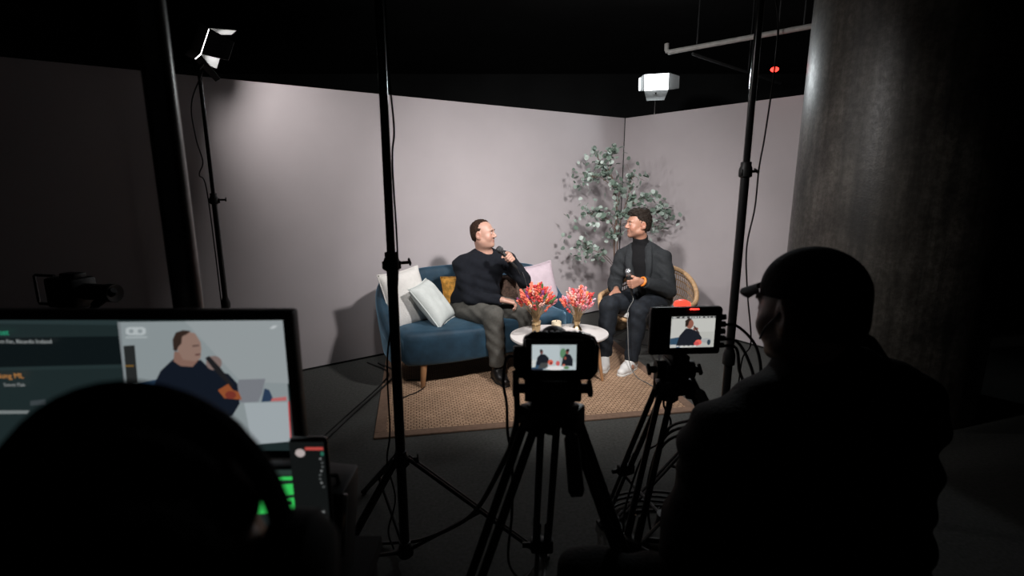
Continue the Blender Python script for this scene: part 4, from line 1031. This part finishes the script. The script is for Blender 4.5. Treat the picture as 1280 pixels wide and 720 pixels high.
pm = [(LST, R4(0, 0, 1, 1)), ((.004, .007, .008), pl((-200, 424), (148, 421), (153, 456), (-200, 462))), ((.016, .028, .029), pl((-200, 462), (152, 457), (152, 461), (-200, 466))), ((.02, .034, .036), pl((-200, 398), (147, 401), (147, 407), (-200, 404))),
      ((.17, .19, .20), pl((145, 403), (149, 403), (158, 482), (154, 482))), ((.16, .18, .18), pl((-200, 514), (35, 514), (32, 518), (-200, 519))), ((.04, .05, .055), pl((36, 502), (55, 500), (55, 506), (36, 508))),
      ((.23, .265, .275), pl((149, 403), (355, 400), (364, 552), (163, 560))), ((.27, .30, .31), pl((230, 402), (355, 400), (360, 480), (300, 478))), ((.018, .020, .020), pl((153, 433), (167, 432), (171, 478), (157, 479))), ((.16, .09, .02), pl((155, 457), (166, 457), (166, 459), (155, 459))),
      ((.02, .045, .085), pl((170, 479), (200, 474), (215, 500), (175, 510))),
      ((.17, .18, .20), pl((298, 475), (331, 474), (327, 492), (322, 503), (300, 504), (293, 490))), ((.02, .04, .08), pl((330, 486), (336, 488), (342, 502), (326, 503))),
      ((.006, .009, .016), pl((193, 478), (200, 464), (216, 449), (232, 456), (250, 450), (262, 462), (285, 468), (296, 480), (299, 505), (290, 520), (180, 540))), ((.20, .115, .09), pl((216, 452), (217, 440), (246, 440), (248, 450), (240, 459), (225, 458))),
      ((.24, .155, .125), pl((217, 430), (220, 418), (230, 414), (243, 417), (250, 428), (251, 436), (250, 448), (243, 452), (228, 450))), ((.03, .018, .014), pl((216, 438), (215, 425), (219, 416), (228, 413), (238, 414), (233, 418), (227, 421), (226, 430), (222, 434), (220, 440))), ((.08, .045, .04), pl((240, 432), (248, 431), (248, 433), (240, 434))), ((.10, .045, .04), pl((243, 443), (250, 442), (250, 444), (244, 445))),
      ((.18, .13, .12), pe(267, 454, 10, 9)), ((.012, .012, .014), pl((256, 448), (261, 445), (276, 461), (292, 482), (288, 484), (270, 466))), ((.25, .07, .025), pl((272, 488), (285, 480), (291, 488), (298, 490), (302, 500), (280, 498))), ((.16, .03, .02), pe(288, 494, 7, 5)),
      ((.42, .12, .12), pl((340, 498), (358, 496), (358, 501), (338, 502))), ((.32, .36, .38), pl((305, 504), (359, 503), (363, 552), (315, 556))), ((.5, .03, .03), pl((360, 502), (361.5, 502), (364, 550), (362.5, 550))),
      ((.40, .44, .45), pl((157, 411), (161, 409), (178, 409), (182, 411), (182, 417), (178, 419), (161, 419), (157, 417))), ((.23, .265, .275), pe(164, 414, 3, 2.6)), ((.23, .265, .275), pe(175, 414, 3, 2.6)), ((.34, .38, .39), pl((157, 421), (184, 420.5), (184, 422.5), (157, 423))),
      ((.45, .48, .49), pl((337, 411), (341, 407), (347, 407), (344, 410), (341, 411)))]
picture('screen', (X0, .8535, Z0), (1, 0, 0), (0, 0, 1), X1-X0, Z1-Z0, pm, mo)
def screen_text(txt, px, py, size, col):
    cu = bpy.data.curves.new('caption', 'FONT'); cu.body = txt; cu.size = size; cu.extrude = .0002
    m = bpy.data.materials.new('caption_glow'); m.use_nodes = True; b_ = m.node_tree.nodes['Principled BSDF']
    b_.inputs['Base Color'].default_value = (0, 0, 0, 1); b_.inputs['Emission Color'].default_value = (*col, 1); b_.inputs['Emission Strength'].default_value = 1
    tmp = bpy.data.objects.new('caption', cu); C.objects.link(tmp); dg = bpy.context.evaluated_depsgraph_get(); dg.update()
    me = bpy.data.meshes.new_from_object(tmp.evaluated_get(dg)); bpy.data.objects.remove(tmp); me.materials.clear(); me.materials.append(m)
    x, z = on(px, py); me.transform(Matrix.Translation((x, .847, z)) @ Matrix.Rotation(PI/2, 4, 'X')); o = link('caption', me, mo); return o
screen_text('mHost', -14, 418, .0135, (.02, .30, .16)); screen_text('Nummern Fm, Ricardo Ireland', -22, 428.5, .0098, (.26, .28, .28))
screen_text('ahlung ML', -8, 472, .0135, (.38, .17, .05)); screen_text('Sonoz Flak', 7, 482, .0085, (.20, .21, .21))
# small upright screen with the green button
t = thing('small_screen', (-.44, .74, .80), 'small screen below the monitor glowing with a green button', 'screen', world=True)
MB().box((-.43, .752, 1.045), (.20, .02, .13), None, .004).build('case', BLACKP, t)
MB().box((-.43, .765, .91), (.03, .02, .22), None, .003).box((-.43, .765, .805), (.12, .08, .010), None, .003).build('foot', BLACKP, t)
GR = (.035, .50, .09)
picture('screen', (-.525, .7415, .985), (1, 0, 0), (0, 0, 1), .19, .12, [((.012, .016, .016), R4(0, 0, 1, 1)), ((.02, .035, .03), R4(.5, .92, .98, .99)), (GR, [(.6, .34), (.985, .40), (.985, .60), (.6, .53)]), (GR, [(.6, .60), (.985, .64), (.985, .80), (.6, .76)]), (GR, [(.6, .84), (.985, .85), (.985, .90), (.6, .89)]), ((.01, .015, .012), R4(.80, .49, .92, .545))], t)
# upright phone-like controller
t = thing('control_display', (-.325, .735, .80), 'narrow upright display with dim readouts right of the green button', 'screen', world=True)
MB().box((-.3185, .748, 1.055), (.060, .016, .205), None, .007).build('case', GLOSS, t)
MB().box((-.338, .757, .88), (.02, .012, .16), None, .003).box((-.338, .757, .804), (.10, .07, .008), None, .003).build('foot', BLACKP, t)
g_ = (.09, .10, .10); random.seed(4)
sh = [((.006, .007, .007), R4(0, 0, 1, 1)), ((.42, .06, .05), R4(.45, .93, .97, .955)), ((.42, .36, .35), EL(.30, .905, .14, .035)), ((.02, .12, .08), EL(.93, .90, .05, .02))]
sh += [((.10, .11, .11) if k % 3 else (.22, .23, .23), R4(.84+.05*math.sin(k), .85-.035*k, .90+.05*math.sin(k), .862-.035*k)) for k in range(8)]
sh += [((.30, .31, .31), R4(.45+.17*k, .38, .55+.17*k, .40)) for k in range(3)]+[((.06, .065, .065), R4(.50, .33-.03*k, .96-.07*(k % 3), .342-.03*k)) for k in range(10)]
picture('screen', (-.3455, .7395, .957), (1, 0, 0), (0, 0, 1), .054, .196, sh, t)
# small rack device on the desk's corner
t = thing('equipment_case', (-.335, .86, .80), 'small dark equipment case with a bright metal edge at the desk corner', 'case', world=True)
RC = Matrix.Rotation(.10, 3, 'Y')
MB().box((-.335, .86, .912), (.062, .10, .215), RC, .006).build('body', BLACKP, t)
MB().box((-.2945, .8085, .955), (.007, .006, .125), RC, .001).build('metal_edge', CHROME, t)
m = MB()
for k in range(6): m.box((-.335+.007*0, .8085, .90+.018*k), (.040, .004, .006), RC, .001)
m.build('vent_ribs', STEEL, t)
MB().tube([(-.345, .84, 1.018), (-.343, .84, 1.035), (-.312, .84, 1.035), (-.310, .84, 1.014)], .005, 8).build('handle', BLACK, t)

# ------------------------------------------------------------------ people at the cameras
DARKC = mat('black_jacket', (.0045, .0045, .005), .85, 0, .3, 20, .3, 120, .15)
DARKP = mat('black_cloth', (.008, .008, .008), .85, 0, .3, 30, .3, 120, .2)
J = dict(pelvis=(.70, .98, .60), neck=(.70, 1.06, 1.125), shR=(.895, 1.16, 1.005), shL=(.465, .965, 1.005), elR=(.96, 1.24, .74), wrR=(.80, 1.42, .78), elL=(.425, 1.03, .75), wrL=(.50, 1.24, .76),
         hipR=(.77, 1.04, .58), hipL=(.60, .95, .58), knR=(.80, 1.47, .62), knL=(.180, 1.02, .655), anR=(.80, 1.50, .10), anL=(.215, 1.08, .10))
H = Head((.622, 1.065, 1.277), (-.40, .92), -.10, 1.0)
pc = thing('person', (.55, 1.05, .012), 'seated camera operator in black jacket and cap seen from behind at right', 'person', world=True)
lo, hi = bounds(J); hi[2] = 1.46; lo[2] = 0
S = SDF(lo, hi, .006); torso(S, J, -.01, 1.1)
for q in 'RL': arm(S, J, q, -.005); leg(S, J, q, -.008)
H.sculpt(S); neckprims(S, J, H)
hand(S, J['wrR'], (-.8, .5, .1), (0, 0, -1), (-.5, -.8, 0), (25, 60, 80)); hand(S, J['wrL'], (.5, .85, -.1), (0, 0, -1), (.85, -.5, 0), (25, 60, 80))
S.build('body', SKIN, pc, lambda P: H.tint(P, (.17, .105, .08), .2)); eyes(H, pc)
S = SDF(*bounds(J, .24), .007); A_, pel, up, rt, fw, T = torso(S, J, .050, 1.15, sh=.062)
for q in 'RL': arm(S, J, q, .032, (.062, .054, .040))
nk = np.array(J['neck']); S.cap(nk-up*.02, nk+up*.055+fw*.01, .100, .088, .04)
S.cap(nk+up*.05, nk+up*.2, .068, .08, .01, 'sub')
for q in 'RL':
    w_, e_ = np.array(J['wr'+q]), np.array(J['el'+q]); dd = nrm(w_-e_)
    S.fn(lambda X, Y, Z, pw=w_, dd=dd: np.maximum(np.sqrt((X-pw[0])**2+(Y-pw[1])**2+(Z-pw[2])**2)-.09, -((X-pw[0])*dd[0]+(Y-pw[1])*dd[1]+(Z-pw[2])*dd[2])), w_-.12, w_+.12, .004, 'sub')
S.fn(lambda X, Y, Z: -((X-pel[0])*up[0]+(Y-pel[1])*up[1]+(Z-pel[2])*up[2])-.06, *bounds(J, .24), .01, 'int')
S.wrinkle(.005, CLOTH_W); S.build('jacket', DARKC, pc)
S = SDF((.05, .80, .05), (1.05, 1.62, .78), .007); S.ell(pel, (.19, .15, .13), A_, .05)
for q in 'RL': leg(S, J, q, .012)
S.fn(lambda X, Y, Z: .11-Z+0*X+0*Y, (0, .7, 0), (1.1, 1.7, .8), .004, 'int'); S.wrinkle(.004, CLOTH_W)
S.build('trousers', DARKP, pc)
shoe(pc, J['anR'], (.79, 1.66, 0), LEATH, RUBBER, None); shoe(pc, J['anL'], (.10, 1.20, 0), LEATH, RUBBER, None)
S = SDF(H.c-.19, H.c+.19, .005); H.ell(S, (0, -.015, .045), (.088, .110, .094), .005); H.ell(S, (0, -.055, -.01), (.080, .062, .07), .02)
S.fn(lambda X, Y, Z: np.where(L_(X, Y, Z, 1) > -.03, .035, -.045+.0)-L_(X, Y, Z, 2), H.c-.19, H.c+.19, .004, 'int')
S.build('cap', DARKC, pc)
m = MB(); vs = []; fs = []
for i in range(13):
    a = -1.15+2.3*i/12
    for j, k in enumerate((0, .5, 1)):
        x = .080*math.sin(a); y = .020+.083*math.cos(a)+k*.052*math.cos(a)**.6; z = .058-.018*k-.14*x*x/.08
        vs += [V(H.w(x, y, z)), V(H.w(x, y, z-.004))]
for i in range(12):
    for j in range(2):
        a_, b_ = i*6+j*2, (i+1)*6+j*2
        fs += [(a_, b_, b_+2, a_+2), (a_+1, a_+3, b_+3, b_+1)]
    fs += [(i*6+4, (i+1)*6+4, (i+1)*6+5, i*6+5)]
m.add(vs, fs).build('cap_brim', DARKC, pc)
MB().tube(smoothpath([H.w(-.078, -.02, .03), H.w(-.088, .0, .0), H.w(-.078, .035, -.03), H.w(-.066, .06, -.06)], 6), .0022, 6).build('ear_strap', mat('strap_grey', (.10, .10, .10), .6), pc)
st = thing('stool', (.70, .985, 0), 'black stool under the seated camera operator', 'stool')
MB().lathe([(0, .47), (.17, .47), (.18, .49), (.17, .505), (0, .51)], n=32).build('seat', BLACKP, st)
for k in range(4): MB().tube([(.20*math.cos(k*PI/2+.7), .20*math.sin(k*PI/2+.7), 0), (.13*math.cos(k*PI/2+.7), .13*math.sin(k*PI/2+.7), .47)], .013, 8).build('leg', BLACK, st)

HH = Head((-.262, .325, 1.279), (-.12, 1), -.05, .95)
J = dict(pelvis=(-.25, .16, .57), neck=(-.247, .265, 1.085), shR=(-.07, .25, .965), shL=(-.425, .27, .965), elR=(-.02, .30, .74), wrR=(-.33, .53, .83), elL=(-.50, .34, .76), wrL=(-.46, .55, .83),
         hipR=(-.16, .16, .55), hipL=(-.34, .17, .55), knR=(-.15, .58, .55), knL=(-.36, .60, .55), anR=(-.15, .58, .10), anL=(-.36, .60, .10))
po = thing('person', (-.25, .35, .012), 'operator with headphones, dark back of head in front of the monitor', 'person', world=True)
lo, hi = bounds(J); hi[2] = 1.46; lo[2] = 0
S = SDF(lo, hi, .007); torso(S, J, -.01, 1.0)
for q in 'RL': arm(S, J, q, -.005); leg(S, J, q, -.008)
HH.sculpt(S); neckprims(S, J, HH)
hand(S, J['wrR'], (-.7, .7, 0), (0, 0, -1), (-.7, -.7, 0), (20, 40, 50)); hand(S, J['wrL'], (-.1, 1, 0), (0, 0, -1), (1, .1, 0), (20, 40, 50))
S.build('body', SKIN, po, lambda P: HH.tint(P, (.32, .20, .15))); eyes(HH, po)
S = SDF(*bounds(J, .2), .008); A_, pel, up, rt, fw, T = torso(S, J, .02, 1.05)
for q in 'RL': arm(S, J, q, .016)
nk = np.array(J['neck']); S.cap(nk+up*.02, nk+up*.2, .062, .08, .01, 'sub')
S.fn(lambda X, Y, Z: -((X-pel[0])*up[0]+(Y-pel[1])*up[1]+(Z-pel[2])*up[2])-.05, *bounds(J, .2), .01, 'int'); S.wrinkle(.004, CLOTH_W)
for q in 'RL':
    w_, e_ = np.array(J['wr'+q]), np.array(J['el'+q]); dd = nrm(w_-e_); pw = w_-dd*.01
    S.fn(lambda X, Y, Z, pw=pw, dd=dd: np.maximum(np.sqrt((X-pw[0])**2+(Y-pw[1])**2+(Z-pw[2])**2)-.09, -((X-pw[0])*dd[0]+(Y-pw[1])*dd[1]+(Z-pw[2])*dd[2])), w_-.12, w_+.12, .004, 'sub')
S.build('pullover', DARKC, po)
S = SDF((-.55, .0, .05), (.05, .75, .70), .008); S.ell(pel, (.18, .14, .12), A_, .05)
for q in 'RL': leg(S, J, q, .012)
S.fn(lambda X, Y, Z: .11-Z+0*X+0*Y, (-.6, -.1, 0), (.1, .8, .8), .004, 'int'); S.build('trousers', DARKP, po)
shoe(po, J['anR'], (-.14, .76, 0), LEATH, RUBBER, None); shoe(po, J['anL'], (-.37, .78, 0), LEATH, RUBBER, None)
S = SDF(HH.c-.2, HH.c+.2, .005); HH.ell(S, (0, -.016, .040), (.085, .112, .094), .005); HH.ell(S, (0, -.05, -.03), (.084, .068, .09), .03)
H = HH
S.fn(lambda X, Y, Z: np.maximum(L_(X, Y, Z, 1)-np.where(L_(X, Y, Z, 2) > .05, .08, .0), -.12-L_(X, Y, Z, 2)), HH.c-.2, HH.c+.2, .004, 'int')
S.wrinkle(.0025, [((90, 40, 120), 1), ((-70, 110, 60), .8)]); S.build('hair', mat('black_hair', (.006, .005, .005), .9, 0, .4, 60, .6, 100, .05), po)
hp = thing('headphones', V(HH.w(0, 0, .12)), 'black over-ear headphones worn by the monitor operator', 'headphones', world=True)
MB().tube([V(HH.w(.103*math.sin(a), -.005, .010+.128*math.cos(a))) for a in [-1.55+3.1*k/24 for k in range(25)]], .009, 8).build('headband', MATTE, hp)
for q in (-1, 1):
    Mq = Matrix.Translation(V(HH.w(q*.092, -.008, -.012))) @ Matrix(HH.R.tolist()).to_4x4() @ Matrix.Rotation(q*PI/2, 4, 'Y')
    MB().lathe([(0, 0), (.042, 0), (.046, .012), (.044, .03), (.03, .042), (0, .044)], n=24, M=Mq).build('ear_cup', MATTE, hp)
st = thing('stool', (-.25, .16, 0), 'black stool under the monitor operator', 'stool')
MB().lathe([(0, .44), (.16, .44), (.17, .46), (.16, .475), (0, .48)], n=32).build('seat', BLACKP, st)
for k in range(4): MB().tube([(.19*math.cos(k*PI/2+.7), .19*math.sin(k*PI/2+.7), 0), (.12*math.cos(k*PI/2+.7), .12*math.sin(k*PI/2+.7), .44)], .013, 8).build('leg', BLACK, st)

# ------------------------------------------------------------------ cables
cable('floor_cable', [(-1.5, 1.9, .008), (-1.25, 2.4, .008), (-1.144, 2.844, .008), (-1.073, 3.241, .008), (-.966, 3.736, .02), (-.95, 4.0, .02), (-1.15, 4.25, .008)], .008, 'thick black cable along the floor to the sofa, inner of two')
cable('floor_cable', [(-1.56, 1.9, .007), (-1.30, 2.4, .007), (-1.19, 2.82, .007), (-1.105, 3.25, .007), (-1.0, 3.75, .02), (-1.02, 4.02, .02), (-1.25, 4.27, .007)], .006, 'thinner black cable along the floor to the sofa, outer of two')
cable('looped_cable', [(-.46, 1.90, .006), (-.55, 2.3, .006), (-.66, 2.85, .018), (-.80, 3.40, .018), (-.76, 3.53, .018), (-.70, 3.60, .018), (-.66, 3.72, .018), (-.72, 3.83, .018), (-.82, 3.84, .018)], .004, 'thin black cable looping on the rug by the left sofa leg')
cable('camera_cable', [(.005, 1.135, 1.155), (-.012, 1.16, 1.14), (-.022, 1.24, 1.05), (-.014, 1.30, .96), (-.012, 1.32, .87), (.0, 1.32, .78), (.0, 1.35, .6), (-.01, 1.45, .35), (.05, 1.7, .08), (.12, 1.95, .006), (.10, 2.15, .006)], .004, 'thin black cable hanging from the nearer camera to the floor')
cable('camera_cable', [(.008, 1.13, 1.12), (.012, 1.15, 1.0), (.000, 1.22, .90), (-.02, 1.30, .80), (-.12, 1.55, .47), (-.24, 1.75, .25), (-.39, 1.90, .085), (-.52, 1.97, .02), (-.75, 1.95, .008), (-1.0, 1.75, .008)], .0075, 'thick black cable sagging from the nearer tripod to the left light stand')
rx = V((.70, 1.645, 1.02))
for i, (z, q, lab) in enumerate(((.135, 0, 'uppermost cable curving out of the right side of the farther monitor'), (.085, .02, 'middle cable curving out of the right side of the farther monitor'), (.062, .045, 'lowest cable curving out of the right side of the farther monitor'))):
    cable('monitor_cable', [(.693, 1.65, .95+z), (.735, 1.63, .948+z), (.775-q, 1.58, .965+z*.5-q), (.775-q, 1.53, .95-q), (.74-q, 1.50, .88-q), (.68-q, 1.52, .83-q), (.60, 1.62, .76-q), (.56, 1.76, .64-q), (.55, 1.9, .35), (.62, 2.05, .02), (.7, 2.2, .012+.01*i)], .0052, lab)
cable('tripod_cable', [(.58, 1.80, .93), (.61, 1.83, .85), (.58, 1.86, .72), (.62, 1.88, .62), (.60, 1.95, .50), (.55, 1.95, .46), (.50, 1.90, .40), (.46, 1.9, .2), (.5, 1.98, .008), (.6, 2.02, .008)], .0042, 'thin black cable wound loosely down the farther tripod')
m = MB()
for k in range(5):
    r_ = .13+.018*k; m.tube([(.66+.012*math.sin(k*2)+r_*1.25*math.cos(a), 2.10+.01*k+r_*.9*math.sin(a), .008+.008*k+.004*math.sin(3*a)) for a in [2*PI*i/40 for i in range(40)]], .0065, 6, closed=True)
tag(m.build('cable_coil', RUBBER), 'coil of black cable on the floor under the farther tripod', 'cable')
